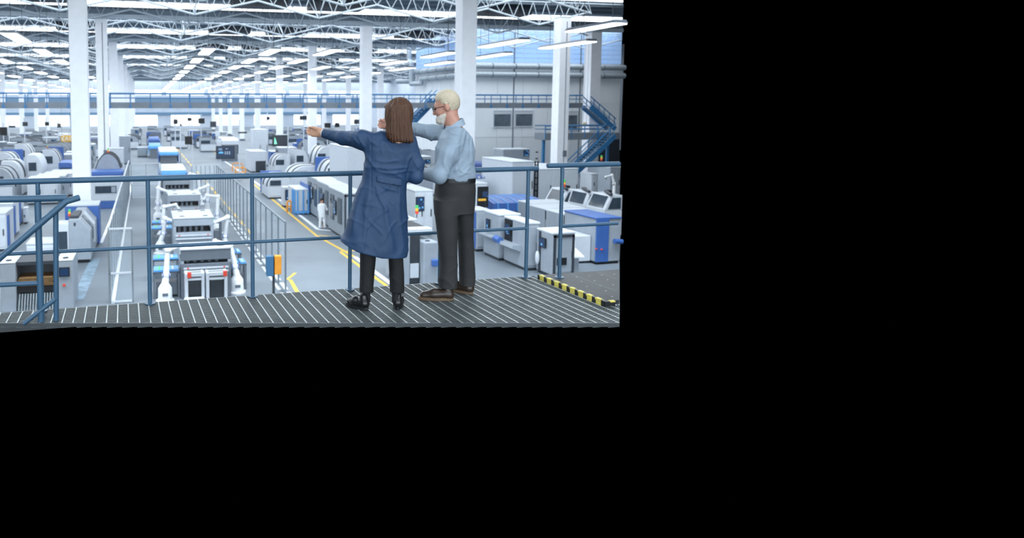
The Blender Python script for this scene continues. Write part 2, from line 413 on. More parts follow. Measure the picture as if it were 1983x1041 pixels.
# ducts along the block
def duct(name, pts, r, label):
    d = thing(name, label, 'duct', pts[0]); o = Vector(pts[0])
    for i in range(len(pts) - 1):
        MB().tube(Vector(pts[i]) - o, Vector(pts[i + 1]) - o, r, n=14).build('pipe_run', M_duct, d, 40)
        if i: MB().ball(Vector(pts[i]) - o, r * 1.02, 14, 8).build('elbow', M_duct, d, 60)
        L = (Vector(pts[i + 1]) - Vector(pts[i])).length; n = int(L / 3.2)
        for j in range(1, n + 1):
            c = Vector(pts[i]).lerp(Vector(pts[i + 1]), j / (n + 1)) - o; t = (Vector(pts[i + 1]) - Vector(pts[i])).normalized() * .06
            MB().tube(c - t, c + t, r * 1.08, n=14).build('flange', M_mid, d, 40)
for py, lb, q in ((129, 'upper round steel duct below the blue glazing', 0), (145, 'lower round steel duct wrapping the white block', 1)):
    z = pz(py, BY - .7)
    pts = [(BR, BY - .7, z), (BX - .7, BY - .7, z), (BX - .7, 91.5 - q * 3, z)]
    if q == 0: pts += [(BX - .7, 91.5, z - 1.2), (BX - 3, 92, z - 1.2)]
    else: pts += [(BX - .7, 88.5, z - .6), (BX - 1.5, 90, z - .6), (BX - 1.5, 90, z + 2.1), (BX - 1.5, 91.0, z + 2.6), (BX - 1.5, 91, ROOFZ - .3)]
    duct('air_duct', pts, .33, lb)

# ================================================================ footbridge
FBY = 70.0
zd1, zd0, zr = pz(199, FBY), pz(209, FBY), pz(184, FBY)
fb = thing('footbridge', 'long grey footbridge with blue railings crossing the whole hall', 'footbridge', (0, FBY, zd0))
xe = atY(1142, 206, FBY).x
MB().box(LEFTX + 40, xe, 0, 1.6, 0, zd1 - zd0).build('deck_beam', mat('bridge_grey', (120, 128, 138), .6, ns=1, na=.1), fb)
x = LEFTX + 42; pit = 36 * FBY / 1364 / math.cos(YAW) * 1.0
while x < xe:
    for yy in (.06, 1.54):
        rod('railing_post', (x, yy - .06, -.02 if yy < 1 else 0), (x, yy - .06, zr - zd0), .045, M_bridgeblue, fb)
    if x > -25: slab('bracket', (x, -.06, .15), (.22, .12, .3), M_bridgeblue, fb)
    x += pit
for yy in (0, 1.48):
    MB().tube((LEFTX + 40, yy, zr - zd0), (xe, yy, zr - zd0), .07).build('top_rail', M_bridgeblue, fb)
    MB().tube((LEFTX + 40, yy, (zr + zd1) / 2 - zd0), (xe, yy, (zr + zd1) / 2 - zd0), .04).build('mid_rail', M_bridgeblue, fb)
# ---------------------------------------------------------------- stairs and landing at the block
def flight(root, a, b, wdt, m, n=14):
    """open steel flight from point a (low) to b (high); width runs along +y"""
    a, b = Vector(a), Vector(b); d = b - a
    for yy in (0, wdt):
        o = Vector((0, yy, 0)); t = Vector((d.x, 0, d.z)).normalized(); nn = Vector((-t.z, 0, t.x)) if t.x > 0 else Vector((t.z, 0, -t.x))
        q = [a + o - nn * .22, b + o - nn * .22, b + o + nn * .22, a + o + nn * .22]
        MB().prism([(p.x, p.z) for p in q], a.y + yy - .04, a.y + yy + .04).build('stringer', m, root)
        for hh, r in ((1.0, .05), (.55, .035)):
            MB().tube(a + o + Vector((0, 0, hh)), b + o + Vector((0, 0, hh)), r).build('handrail', m, root)
        for j in range(5):
            c = a.lerp(b, (j + .3) / 5) + o; rod('baluster', c, c + Vector((0, 0, 1.0)), .04, m, root)
    for j in range(n):
        c = a.lerp(b, (j + .5) / n) + Vector((0, wdt / 2, 0)); slab('tread', c, (abs(d.x) / n * 1.05, wdt - .08, .05), M_steel, root)
SY = 57.0
st = thing('steel_staircase', 'blue steel staircase with a grey landing against the white block', 'staircase', (0, 0, FLOOR))
O = Vector((0, 0, -FLOOR))
l0, l1 = atY(1056, 258, SY), atY(1200, 258, SY); zl = l0.z
MB().box(l0.x, l1.x, SY, SY + 1.8, zl - FLOOR - .62, zl - FLOOR).build('landing_deck', MATS['bridge_grey'], st)
zlr = atY(1100, 243.5, SY).z
for yy in (SY, SY + 1.75):
    MB().tube((l0.x, yy, zlr - FLOOR), (l1.x - .9, yy, zlr - FLOOR), .055).build('landing_rail', M_bridgeblue, st)
    MB().tube((l0.x, yy, (zlr + zl) / 2 - FLOOR), (l1.x - .9, yy, (zlr + zl) / 2 - FLOOR), .035).build('landing_rail', M_bridgeblue, st)
for i in range(6):
    xx = l0.x + (l1.x - l0.x - 1) * i / 5
    rod('railing_post', (xx, SY, zl - FLOOR - .5), (xx, SY, zlr - FLOOR), .05, M_bridgeblue, st)
for xx in (l0.x + .4, l1.x - .6):
    slab('support_post', (xx, SY + .9, (zl - .62 - FLOOR) / 2), (.22, .22, zl - .62 - FLOOR), M_bridgeblue, st)
a, b = atY(1098, 352, SY - 1.6), atY(1192, 262, SY - 1.6)
a = a + (a - b) * ((a.z - FLOOR) / (b.z - a.z))
flight(st, a + O, b + O, 1.4, M_bridgeblue, 20)
c, d = atY(1192, 250, SY + 2.0), atY(1143, 207, SY + 2.0)
flight(st, c + O, d + O, 1.2, M_bridgeblue, 14)
st2 = thing('steel_staircase', 'blue stair flight descending from the footbridge between woman and man', 'staircase', (0, 0, FLOOR))
a, b = atY(790, 250, FBY + 1.9), atY(846, 192, FBY + 1.9); a = a + (a - b) * ((a.z - FLOOR) / (b.z - a.z))
flight(st2, a + O, b + O, 1.4, M_bridgeblue, 26)
# doorway recess below the landing, its shade put in as a dark panel
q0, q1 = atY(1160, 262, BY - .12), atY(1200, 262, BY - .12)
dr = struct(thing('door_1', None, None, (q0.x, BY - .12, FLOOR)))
MB().box(0, q1.x - q0.x, -.05, 0, 0, q0.z - FLOOR).build('recess_shade', M_dark, dr)

# ================================================================ hanging lamps
def make_lamp(L, W, cab):
    r = thing('hanging_lamp', 'x', 'lamp')
    MB().prism([(-W / 2, .0), (W / 2, .0), (W / 2 - .12, .16), (-W / 2 + .12, .16)], -L / 2, L / 2).build('housing', M_mid, r)
    MB().box(-W / 2 + .03, W / 2 - .03, -L / 2 + .04, L / 2 - .04, -.05, 0).build('diffuser', M_lamp, r)
    if cab:
        for yy in (-L * .35, L * .35):
            MB().tube((0, yy, .16), (0, yy, 5.02), .015, n=4).build('cable', M_dark, r)
    return r
lampA = make_lamp(5.4, .85, True); lampB = make_lamp(4.6, .95, True); used = set()
def lamp(X, Y, z, label, group):
    pr = lampA if Y < 75 else lampB
    o = pr if pr.name not in used else copy_tree(pr)
    used.add(pr.name); o.location = (X, Y, CAMZ + z); o['label'] = label; o['group'] = group
for X, Ys, lb, g in ((22.3, 31.2, 'long bright lamp hanging in front of the blue glazing', 'lamps by the blue glazing'),
                     (26.8, 41.3, 'long bright lamp hanging near the blue glazed wall', 'lamps near the blue wall'),
                     (4.4, 52.3, 'bright lamp panel hanging above the robot line and aisle', 'lamps above the robot line'),
                     (9.0, 51.8, 'bright lamp panel hanging over the right of the aisle', 'lamps right of the aisle'),
                     (13.2, 51.2, 'bright lamp panel hanging beside the aisle column row', 'lamps beside the aisle columns'),
                     (17.8, 71.5, 'bright lamp panel hanging behind the aisle column row', 'lamps behind the aisle columns'),
                     (-7.25, 44.3, 'bright lamp panel hanging left of the broad white column', 'lamps left of the broad column'),
                     (-12.1, 66.8, 'bright lamp panel hanging over the left machine rows', 'lamps over the left rows'),
                     (-17.0, 78, 'bright lamp panel hanging over the outer left machine rows', 'lamps over the outer left rows'),
                     (-22., 90, 'bright distant lamp panel over the far left machine rows', 'far left lamps')):
    y = Ys
    if X == 22.3:                                        # the nearest lamp, as far as the hall is built there
        ln = make_lamp(4.0, .85, True); ln.location = (X, 31.9, CAMZ + 4.0); ln['label'] = 'longest bright lamp hanging before the tall landing column'; y += 10.2
    while y < 200:
        if not (BX - 1 < X < 60 and 74 < y < 93): lamp(X, y, 4.0, lb, g)
        y += (10.2 if X > 0 else 11.4) if y < 100 else 13.

# ================================================================ the gallery: grating, plate, railings
PV = 238.0                                             # the gallery is turned a little against the hall
PYAW = math.atan((CX - PV) / math.hypot(FPX, CY - HOR)) - YAW
EX = Matrix.Rotation(PYAW, 3, 'Z') @ Vector((1, 0, 0)); EY = Matrix.Rotation(PYAW, 3, 'Z') @ Vector((0, 1, 0))
G0 = gp(287.5, 588, 0)                                 # foot of the railing post
def loc2(p): d = Vector(p) - G0; return d.dot(EX), d.dot(EY)
def wld(a, b, z=0.): return G0 + EX * a + EY * b + Vector((0, 0, z))
plat = thing('gallery_platform', 'steel grating walkway that the two people stand on', 'walkway', G0, PYAW)
M_bar = mat('grating_bar', (92, 99, 101), .5, .35, ns=9, na=.2)
M_cross = mat('grating_cross_bar', (168, 176, 178), .4, .3, ns=9, na=.12)
M_edge = mat('gallery_edge', (70, 76, 80), .5, .3, ns=4, na=.2)
dmin = (gp(600, 624.5, 0) - CAM).dot(HD)
# half planes n.(a,b) <= c that bound the built walkway
def hp(n3, c3):      # n3.p <= c3 in world
    return (n3.dot(EX), n3.dot(EY), c3 - n3.dot(G0))
RN = Vector((dE.y, -dE.x, 0)).normalized()
g1, g2 = gp(1199, 540, 0), gp(1199, 640, 0); RN = (g1 - g2).cross(Vector((0, 0, 1))).normalized()
HPS = [(0, 1, .05), hp(-HD, -(dmin + CAM.dot(HD))), hp(RN, RN.dot(g1)), (-1, 0, 4.2)]
def clip(p, q, hps=HPS):
    p, q = Vector(p), Vector(q); t0, t1 = 0., 1.
    for nx, ny, c in hps:
        f0 = nx * p[0] + ny * p[1] - c; f1 = nx * q[0] + ny * q[1] - c
        if f0 > 0 and f1 > 0: return None
        if f0 > 0: t0 = max(t0, f0 / (f0 - f1))
        elif f1 > 0: t1 = min(t1, f0 / (f0 - f1))
    return (p.lerp(q, t0), p.lerp(q, t1)) if t1 > t0 + 1e-4 else None
pl_a, pl_b = loc2(gp(1177, 590, 0)); pl_a2, _ = loc2(gp(1036, 536, 0)); pl_a = (pl_a + pl_a2) / 2   # corner of the dark plate
gr = MB()
for i in range(-56, 130):                               # bars that run away from the viewer
    a = i * .083
    s = clip((a, -3.), (a, 1.)) 
    if not s: continue
    b0, b1 = s[0].y, s[1].y
    if a > pl_a: b1 = min(b1, pl_b)
    if b1 - b0 > .02: slab('cross_bar', (a, (b0 + b1) / 2, -.004), (.009, b1 - b0, .008), M_cross, plat)
n = 0
for j in range(0, 70):                                  # bearing bars along the edge
    b = .03 - j * .030
    s = clip((-5, b), (9, b))
    if not s: continue
    a0, a1 = s[0].x, s[1].x
    if b > pl_b: a1 = min(a1, pl_a)
    if a1 - a0 > .02: slab('bearing_bar', ((a0 + a1) / 2, b, -.021), (a1 - a0, .010, .034), M_bar, plat)
s = clip((-5, .045), (pl_a, .045)); MB().box(s[0].x, s[1].x, .036, .056, -.16, -.002).build('edge_channel', M_edge, plat)
for a in ():
    s = clip((a, -3), (a, .03))
    if s: slab('support_beam', (a, (s[0].y + s[1].y) / 2, -.1), (.08, s[1].y - s[0].y, .11), M_edge, plat)
# trim along the near edge of the built walkway
e0 = gp(-40, 624.5, 0); e1 = gp(1199, 624.5, 0); la, lb_ = loc2(e0), loc2(e1); ang = math.atan2(lb_[1] - la[1], lb_[0] - la[0])
slab('near_edge_channel', ((la[0] + lb_[0]) / 2, (la[1] + lb_[1]) / 2, -.016), (math.hypot(lb_[0] - la[0], lb_[1] - la[1]), .012, .03), M_edge, plat, ang)
# dark floor plate with its striped edge
hpp = HPS[1:3]
rc = clip((pl_a, pl_b), (9, pl_b), hpp)
pb = loc2(gp(1110, 527.5, .035))[1]
rb = clip((pl_a, pb), (9, pb), hpp)
fp = thing('floor_plate', 'dark steel floor plate with rivets and a black and yellow edge', 'floor plate', wld(pl_a, pl_b), PYAW)
u1, u2, v1 = rb[1].x - pl_a, rc[1].x - pl_a, pb - pl_b
MB().prism([(0, 0), (u2, 0), (u1, v1), (0, v1)], 0, .035, 'z').build('plate', mat('plate_steel', (40, 44, 48), .6, .0, ns=5, na=.25, bump=.1, bs=60), fp)
MB().prism([(-.035, -.03), (.0, -.0), (.0, v1), (-.035, v1)], -.03, .042, 'z').build('edge_angle', M_black, fp)
ns_ = 8
for i in range(ns_):
    y0 = v1 * i / ns_; hgt = v1 / ns_ * .52
    MB().box(-.037, -.004, y0 + .03, y0 + .03 + hgt, .03, .0445).box(-.0385, -.034, y0 + .015, y0 + .015 + hgt, -.022, .044).build('yellow_stripe', mat('hazard_yellow', (224, 208, 96), .5, ns=20, na=.15), fp)
MB().box(-.03, u2 - .06, -.03, .0, -.03, .038).build('front_angle', M_black, fp)
for i in range(1): MB().box(.02 + i * .11, min(u2, .07 + i * .11), -.033, -.003, .03, .0405).build('yellow_stripe', MATS['hazard_yellow'], fp)
for i in range(1, 9):
    for j in range(0, 8):
        a, b = i * .14 + (j % 2) * .07, .1 + j * .17
        if b < v1 - .05 and a < u2 + (u1 - u2) * b / v1 - .03:
            MB().lathe([(.008, .034), (.008, .038), (.004, .040)], (a, b, 0), 8).build('rivet', M_cross, fp)
for i in range(1, 4):
    b_ = max(.05, (i * .30 + .03 - u2) / max(u1 - u2, 1e-6) * v1)
    if b_ < v1 - .1: MB().box(i * .30, i * .30 + .004, b_, v1 - .03, .0345, .0358).build('plate_seam', M_mid, fp)

# ---------------------------------------------------------------- railings
def rail_run(label, a0, a1, b, ztop, posts, r_top=.024, mid=True, z0=0., name='guard_rail', zmid=None, b2=None):
    rt = thing(name, label, 'railing', wld(posts[0], b, z0), PYAW)
    o = posts[0]
    MB().tube((a0 - o, 0, ztop - z0), (a1 - o, 0, ztop - z0), r_top, n=16).build('top_rail', M_rail, rt, 40, bevel=.008)
    for p in posts:
        MB().tube((p - o, 0, 0), (p - o, 0, ztop - z0), .0175, n=14).build('post', M_rail, rt, 40)
        MB().lathe([(.045, 0), (.045, .008), (.02, .010)], (p - o, 0, 0), 14).build('foot_flange', M_rail, rt, 40)
    if mid: MB().tube((a0 - o, 0, (zmid or ztop * .5) - z0), (posts[-1] - o if a1 > posts[-1] else a1 - o, 0, (zmid or ztop * .5) - z0), .0155, n=14).build('mid_rail', M_rail, rt, 40)
    return rt
def za(px, py, b):     # height at which pixel meets the railing plane
    d = ray(px, py); t = (b + (G0 - CAM).dot(EY)) / d.dot(EY); return CAM + d * t
pts_ = [loc2(za(px, 420, 0.))[0] for px in (75, 287.5, 488.5, 678, 853, 1021)]
ztop = za(488, 340, 0).z; zmid = za(488.5, 468, 0).z
aend = loc2(za(1042, 324, 0))[0]
rail_run('long blue tube guard rail along the grating edge behind both people', loc2(za(-30, 350, 0))[0], aend, 0., ztop, pts_, zmid=zmid)
b2_ = loc2(gp(1083, 537, .035))[1]
a10, a12 = loc2(za(1060, 320, b2_)), loc2(za(1200, 318, b2_))
pA = loc2(za(1086, 430, b2_))[0]
rail_run('short blue guard rail standing on the dark floor plate', a10[0], a12[0], b2_, za(1087, 320, b2_).z, [pA], z0=.035, zmid=za(1140, 435, b2_).z)
rt2 = [o for o in bpy.data.objects if o.name.startswith('guard_rail')][-1]
MB().tube((0, 0, za(1140, 435, b2_).z - .035), (a12[0] - pA, 0, za(1140, 435, b2_).z - .035), .0155, n=14).build('mid_rail', M_rail, rt2, 40)
for c in list(rt2.children):
    if c.name.startswith('mid_rail') and c is not rt2.children[-1] and len(c.data.vertices) and abs(c.data.vertices[0].co.x - (a10[0] - pA)) < .01: bpy.data.objects.remove(c)
# stair handrail in front, at the near edge of the grating
sb = loc2(gp(76, 622, 0))[1]
def zb(px, py): return za(px, py, sb)
sr = thing('stair_rail', 'blue stair handrail with a slanted rail at the near grating edge', 'railing', wld(loc2(zb(75, 600))[0], sb), PYAW)
def L(px, py, db=0.):
    p = za(px, py, sb + db); a, b = loc2(p); o = loc2(sr.location); return Vector((a - o[0], b - o[1], p.z))
q = [L(-20, 384.5), L(60, 384), L(146, 381.5), L(153, 382)]
MB().path([L(-25, 386), L(60, 384.5), L(130, 382.5)], .0265, 16).build('top_rail', M_rail, sr, 50)
MB().path([L(154, 382, .01), L(128, 390, -.02), L(60, 448, -.02), L(-14, 511, -.02)], .0255, 14).build('slanted_rail', M_rail, sr, 35, bevel=.006)
MB().tube(L(73, 390), Vector((L(73, 390).x, L(73, 390).y, -.002)), .0255, n=14).build('post', M_rail, sr, 40)
MB().tube(L(108, 409), Vector((L(109, 620).x, L(109, 620).y, -.002)), .0205, n=14).build('post', M_rail, sr, 40)
MB().tube(L(-20, 552), L(73, 548), .0185, n=14).build('mid_rail', M_rail, sr, 40)
MB().tube(L(108, 578, -.01), L(46, 626, -.01), .0185, n=14).build('lower_slanted_rail', M_rail, sr, 40)

# ================================================================ machines
RND = random.Random(7)
def fbox(x0, x1, yt, yb):
    """front face of something standing on the hall floor, from its pixels -> X0, X1, Y, height"""
    Y = gp((x0 + x1) / 2, yb).y; a, b = atY(x0, yb, Y), atY(x1, yb, Y)
    return a.x, b.x, Y, max(.5, atY((x0 + x1) / 2, yt, Y).z - FLOOR)
def screen_part(root, c, s, face='front', m=None, bezel=None):
    """a thin display: c centre, s (width, height), on the front (-y) or left (-x) face"""
    m = m or M_screen
    if face == 'front':
        o = MB().box(-s[0] / 2, s[0] / 2, -.05, .0, -s[1] / 2, s[1] / 2).build('display', M_black, root, bevel=.01); o.location = c
        p = MB().box(-s[0] / 2 + .04, s[0] / 2 - .04, -.055, -.05, -s[1] / 2 + .04, s[1] / 2 - .04).build('screen', m, o)
    else:
        o = MB().box(-.05, 0., -s[0] / 2, s[0] / 2, -s[1] / 2, s[1] / 2).build('display', M_black, root, bevel=.01); o.location = c
        p = MB().box(-.055, -.05, -s[0] / 2 + .04, s[0] / 2 - .04, -s[1] / 2 + .04, s[1] / 2 - .04).build('screen', m, o)
    return o
def signal_tower(root, x, y, z, s=1.):
    s = s * .7
    t = MB().tube((x, y, z), (x, y, z + .18 * s), .03 * s).build('signal_post', M_mid, root)
    for i, m in enumerate((M_red, M_amber, M_green)):
        MB().tube((x, y, z + (.18 + .13 * i) * s), (x, y, z + (.30 + .13 * i) * s), .075 * s, n=10).build('signal_light', m, t, 40)
def cabinet(name, label, X0, X1, Y, H, D, m=None, group=None, seams=2, disp=None, left=None, plinth=.12, cat='machine', side_m=None, slots=0, frame=False, vents=True):
    W = X1 - X0; r = thing(name, label, cat, (X0, Y, FLOOR), group=group); m = m or M_grey
    MB().box(.05, W - .05, .05, D - .05, 0, plinth).build('plinth', M_dark, r)
    MB().box(0, W, 0, D, plinth, H - .1).build('body', m, r, bevel=.03)
    MB().box(-.02, W + .02, -.02, D + .02, H - .1, H).build('top_cover', M_white, r, bevel=.03)
    for i in range(seams):
        x0, x1 = W * i / seams + .05, W * (i + 1) / seams - .05
        d = MB().box(x0, x1, -.03, .0, plinth + .12, H - .2).build('door', m, r, bevel=.012)
        MB().box(x1 - .11, x1 - .06, -.07, -.03, H * .42, H * .58).build('handle', M_dark, d)
    if side_m: MB().box(-.03, 0, .05, D - .05, plinth + .05, H - .15).build('side_panel', side_m, r, bevel=.012)
    for i in range(slots):
        y0 = D * (i + .2) / slots; y1 = D * (i + .65) / slots
        MB().box(-.05, 0.01, y0, y1, H * .3, H * .85).build('side_window', M_dglass, r)
    if frame:
        f = MB(); f.box(.04, W - .04, -.06, -.02, H - .22, H - .12).box(.04, .14, -.06, -.02, .15, H - .12).box(W - .14, W - .04, -.06, -.02, .15, H - .12)
        f.build('door_frame', M_dark, r); MB().box(.2, W * .62, -.065, -.03, H * .28, H * .44).build('viewing_slot', M_black, r)
    if disp: screen_part(r, (W * disp[0], -.035, H * disp[1]), (disp[2], disp[3]))
    if left: screen_part(r, (-.035, D * left[0], H * left[1]), (left[2], left[3]), 'left')
    return r
def arc_profile(W, H, k=.5, side=1, n=7):
    pts = [(-W / 2, H)]
    for i in range(n + 1):
        a = math.pi / 2 * (1 - i / n); pts.append((W / 2 - W * k + W * k * math.cos(a), H - H * .5 + H * .5 * math.sin(a)))
    if side < 0: pts = [(-p[0], p[1]) for p in pts][::-1]
    return pts
def cnc(name, label, X0, X1, Y, H, D, side=1, group=None, blue=False, bands=2, cat='machine', m=None, win=False, tower=False, disp=None):
    """closed machine tool with a rounded hood and dark bands over it"""
    W = X1 - X0; r = thing(name, label, cat, ((X0 + X1) / 2, Y, FLOOR), group=group); m = m or M_grey
    MB().box(-W / 2 + .06, W / 2 - .06, .06, D - .06, 0, .14).build('plinth', M_dark, r)
    prof = arc_profile(W, H, .55, side)
    poly = ([(-W / 2, .14)] + prof + [(W / 2, .14)]) if side > 0 else ([(-W / 2, .14)] + prof + [(W / 2, .14)])
    MB().prism(poly[::-1], 0, D).build('housing', m, r, 25)
    for i in range(bands):
        y0 = D * (i + .35) / max(bands, 1)
        MB().strip(prof, .035, y0, y0 + D * .16 / max(bands, 1) + .1).build('hood_band', M_dark, r, 25)
    MB().box(-W / 2 + .1, W / 2 - .1, -.04, 0, .25, H * .52).build('front_door', M_white, r, bevel=.015)
    MB().box(-W / 2 + .12, W / 2 - W * .4, -.045, 0, H * .58, H * .8).build('window', M_dglass, r)
    if blue: MB().box(-W / 2 - .05, W / 2 + .05, D - .02, D + .3, .14, H * 1.04).build('back_panel', M_blue, r, bevel=.02)
    if win: MB().strip(prof[2:6] if side > 0 else prof[2:6], .02, D * .2, D * .8).build('hood_window', M_dglass, r, 25)
    if tower: signal_tower(r, -W * .3 * side, D * .4, H)
    if disp: screen_part(r, (W * disp[0], -.06, H * disp[1]), (disp[2], disp[3]))
    return r
# ---------------------------------------------------------------- the robot line in the middle
def press(label, X0, X1, Y, H, D, lower=True, k=0):
    W = X1 - X0; r = thing('press_machine', label, 'machine', ((X0 + X1) / 2, Y, FLOOR))
    sl0, sl1 = (H * .69, H * .75) if k == 0 else (H * .66, H * .80)
    MB().box(-W / 2, W / 2, 0, D, 0, sl0).build('lower_housing', M_mid if k == 0 else M_grey, r, bevel=.03)
    MB().box(-W / 2, W / 2, 0, D, sl1, H - .08).build('upper_housing', M_mid if k == 0 else M_grey, r, bevel=.03)
    for sx in (-1, 1): MB().box(sx * W / 2, sx * (W / 2 - .12), 0, D, sl0, sl1).build('side_pillar', M_grey, r)
    MB().box(-W / 2 + .12, W / 2 - .12, .5, D, sl0, sl1).build('press_bed', M_black, r)
    for i in range(5):
        x = -W / 2 + .2 + i * (W - .5) / 5; MB().box(x, x + .12, .25, .5, sl0 + .01, sl1 - .05).build('tool_block', M_mid, r)
    tp = MB().box(-W / 2 - .03, W / 2 + .03, -.03, D + .03, H - .08, H).build('top_cover', M_white, r, bevel=.03)
    for x in (-W * .34, W * .25):
        for y in (.25, D - .4): MB().box(x, x + .22, y, y + .1, H, H + .02).build('vent_slot', M_dark, tp)
    for i, z in enumerate((.60, .53)):
        MB().box(-W / 2 + .1, W / 2 - .1, -.06 - .02 * i, 0, H * z - .03, H * z + .03).build('bed_rail', M_white, r)
    for sx in (-1, 1): MB().lathe([(.035, 0), (.035, .03), (.02, .04)], (sx * W * .36, -.06, H * .60), 10).build('indicator', M_red, r)
    return r
b1 = fbox(351, 448, 479, 576); press('large grey press nearest the platform with two white gate frames before it', b1[0], b1[1], b1[2], b1[3], 1.1)
LX0, LX1 = b1[0], b1[1]
for i, (x0, x1, yt, yb, lb) in enumerate(((337, 414, 420, 507, 'grey press with white cover behind the nearest press'),
                                          (327, 389, 376, 445, 'white capped press third along the robot line'),
                                          (318, 370, 346, 404, 'white capped press behind the curved robot arms'))):
    f = fbox(x0, x1, yt, yb); press(lb, f[0], f[1], f[2], f[3], 2.3, k=1)
def conveyor(label, x0, x1, yt, yb, D, cm, band=True, group=None):
    f = fbox(x0, x1, yt, yb); W = f[1] - f[0]; H = f[3]
    r = thing('conveyor_hood', label, 'conveyor', ((f[0] + f[1]) / 2, f[2], FLOOR), group=group)
    MB().box(-W / 2 + .1, W / 2 - .1, .1, D, 0, H * .75).build('base', M_mid, r)
    MB().prism([(0, H * .72), (0, H * .9), (.4, H), (D, H), (D, H * .72)][::-1], -W / 2, W / 2, 'x').build('hood', cm, r, bevel=.03)
    if band: MB().prism([(-.25, H * .74), (-.25, H * .82), (-.02, H * .94), (-.02, H * .74)][::-1], -W / 2, W / 2, 'x').build('feed_flap', M_lblue, r)
    for sx in (-1, 1): MB().box(sx * W / 2, sx * (W / 2 + .1), .2, D - .2, H * .3, H * .85).build('side_cover', M_blue if band else cm, r, bevel=.02)
conveyor('white conveyor hood with a light blue flap above the railing', 311, 361, 327, 376, 5.5, M_white)
conveyor('white conveyor hood with blue flap further along the line', 309, 345, 292, 325, 9, M_white)
conveyor('low blue conveyor hood beyond the white hoods', 289, 312, 281, 307, 7, M_lblue, False)
conveyor('dark blue conveyor hood far along the line', 288, 309, 268, 290, 9, M_blue, False)
conveyor('blue conveyor hood at the far end of the line', 288, 306, 255, 272, 14, M_blue, False)
M_robot = mat('robot_white', (238, 241, 245), .35, ns=3, na=.03)
def robot(label, base, pts, s=1.):
    """white articulated arm; pts are joint positions relative to its base"""
    r = thing('robot_arm', label, 'robot', base)
    MB().lathe([(.34 * s, 0), (.34 * s, .06), (.26 * s, .09), (.25 * s, .5 * s), (.20 * s, .58 * s), (.15 * s, .66 * s)], n=18).build('base', M_robot, r, 40)
    P = [Vector((0, 0, .62 * s))] + [Vector(p) for p in pts]
    rad = [.14, .115, .09, .07]
    nm = ['shoulder_link', 'lower_arm', 'upper_arm', 'wrist']
    for i in range(len(P) - 1):
        a = MB().tube(P[i], P[i + 1], rad[i] * s, rad[i + 1] * s if i + 1 < 4 else .06 * s, 12)
        a.ball(P[i + 1], rad[min(i, 3)] * 1.12 * s, 12, 8); a.build(nm[i], M_robot, r, 45)
    MB().tube(P[1] + Vector((-.13 * s, 0, 0)), P[1] + Vector((.13 * s, 0, 0)), .12 * s, n=14).build('joint_cap', M_blue if len(P) > 4 else M_dark, r, 40)
    e = P[-1]; MB().box(e.x - .05, e.x + .05, e.y - .05, e.y + .05, e.z - .16, e.z).build('gripper', M_mid, r)
    MB().box(-.1, .1, -.27 * s, -.24 * s, .25 * s, .36 * s).build('name_plate', M_mid, r)
    return r
def rob(label, px, py, P, s=1.): return robot(label, gp(px, py), P, s)
rob('white robot arm reaching up beside the nearest press, left of it', 320, 583, [(.05, .1, .95), (.12, .2, 1.85), (.55, .3, 1.95), (.62, .3, 1.7)], 1.0)
rob('white robot arm standing at the aisle side of the nearest press', 459, 566, [(-.05, .15, .95), (-.2, .4, 1.75), (-.75, .7, 1.9), (-.85, .7, 1.7)], 1.0)
rob('white robot arm stretched low between the first two presses', 311, 491, [(.15, .0, 1.0), (.25, -.2, 1.75), (.95, -.6, 1.55), (1.15, -.6, 1.4)], .95)
rob('white robot arm bent over the second press bed', 436, 497, [(.0, 0, 1.0), (.1, -.3, 1.95), (-.55, -.5, 1.75), (-.7, -.5, 1.6)], .95)
rob('white robot arm rising left of the second press', 313, 470, [(.08, 0, 1.05), (.15, 0, 1.9), (.75, 0, 2.0), (.9, 0, 1.8)], .95)
rob('white robot arm rising on the aisle side of the second press', 421, 452, [(.0, 0, 1.1), (.05, 0, 2.1), (-.6, -.2, 2.2), (-.75, -.2, 2.0)], .95)
rob('white robot arm curved over the third press from the left', 306, 432, [(.0, 0, 1.2), (.05, 0, 2.15), (.6, -.2, 1.95), (.9, -.3, 1.85)], 1.05)
rob('white robot arm curved over the third press from the aisle', 402, 425, [(.0, 0, 1.2), (.05, 0, 2.15), (-.55, -.2, 1.95), (-.85, -.3, 1.85)], 1.05)
rob('white robot arm left of the fourth press', 308, 404, [(.0, 0, 1.2), (.1, 0, 2.1), (.7, -.2, 2.25), (.95, -.2, 2.1)], 1.05)
rob('white robot arm on the aisle side of the fourth press', 386, 396, [(.0, 0, 1.2), (-.05, 0, 2.1), (-.65, -.2, 2.3), (-.85, -.2, 2.1)], 1.05)
def tray_table(label, x0, x1, yt, yb):
    f = fbox(x0, x1, yt, yb); W = f[1] - f[0]; r = thing('tray_table', label, 'table', (f[0], f[2], FLOOR)); H = f[3]
    for x in (0, W - .08):
        for y in (0, .62): MB().box(x, x + .08, y, y + .08, 0, H - .1).build('leg', M_mid, r)
    MB().box(0, W, 0, .7, H - .12, H - .05).build('table_frame', M_mid, r)
    MB().box(.1, W - .1, .1, .65, .1, H * .55).build('drive_box', M_mid, r)
    for i in range(2):
        t = MB().box(W * i / 2 + .03, W * (i + 1) / 2 - .03, -.03, .68, H - .05, H + .02).build('tray', M_lblue, r, bevel=.01)
        MB().box(W * i / 2 + W * .2, W * i / 2 + W * .28, .05, .6, H + .02, H + .03).build('tray_marking', M_white if i else M_green, t)
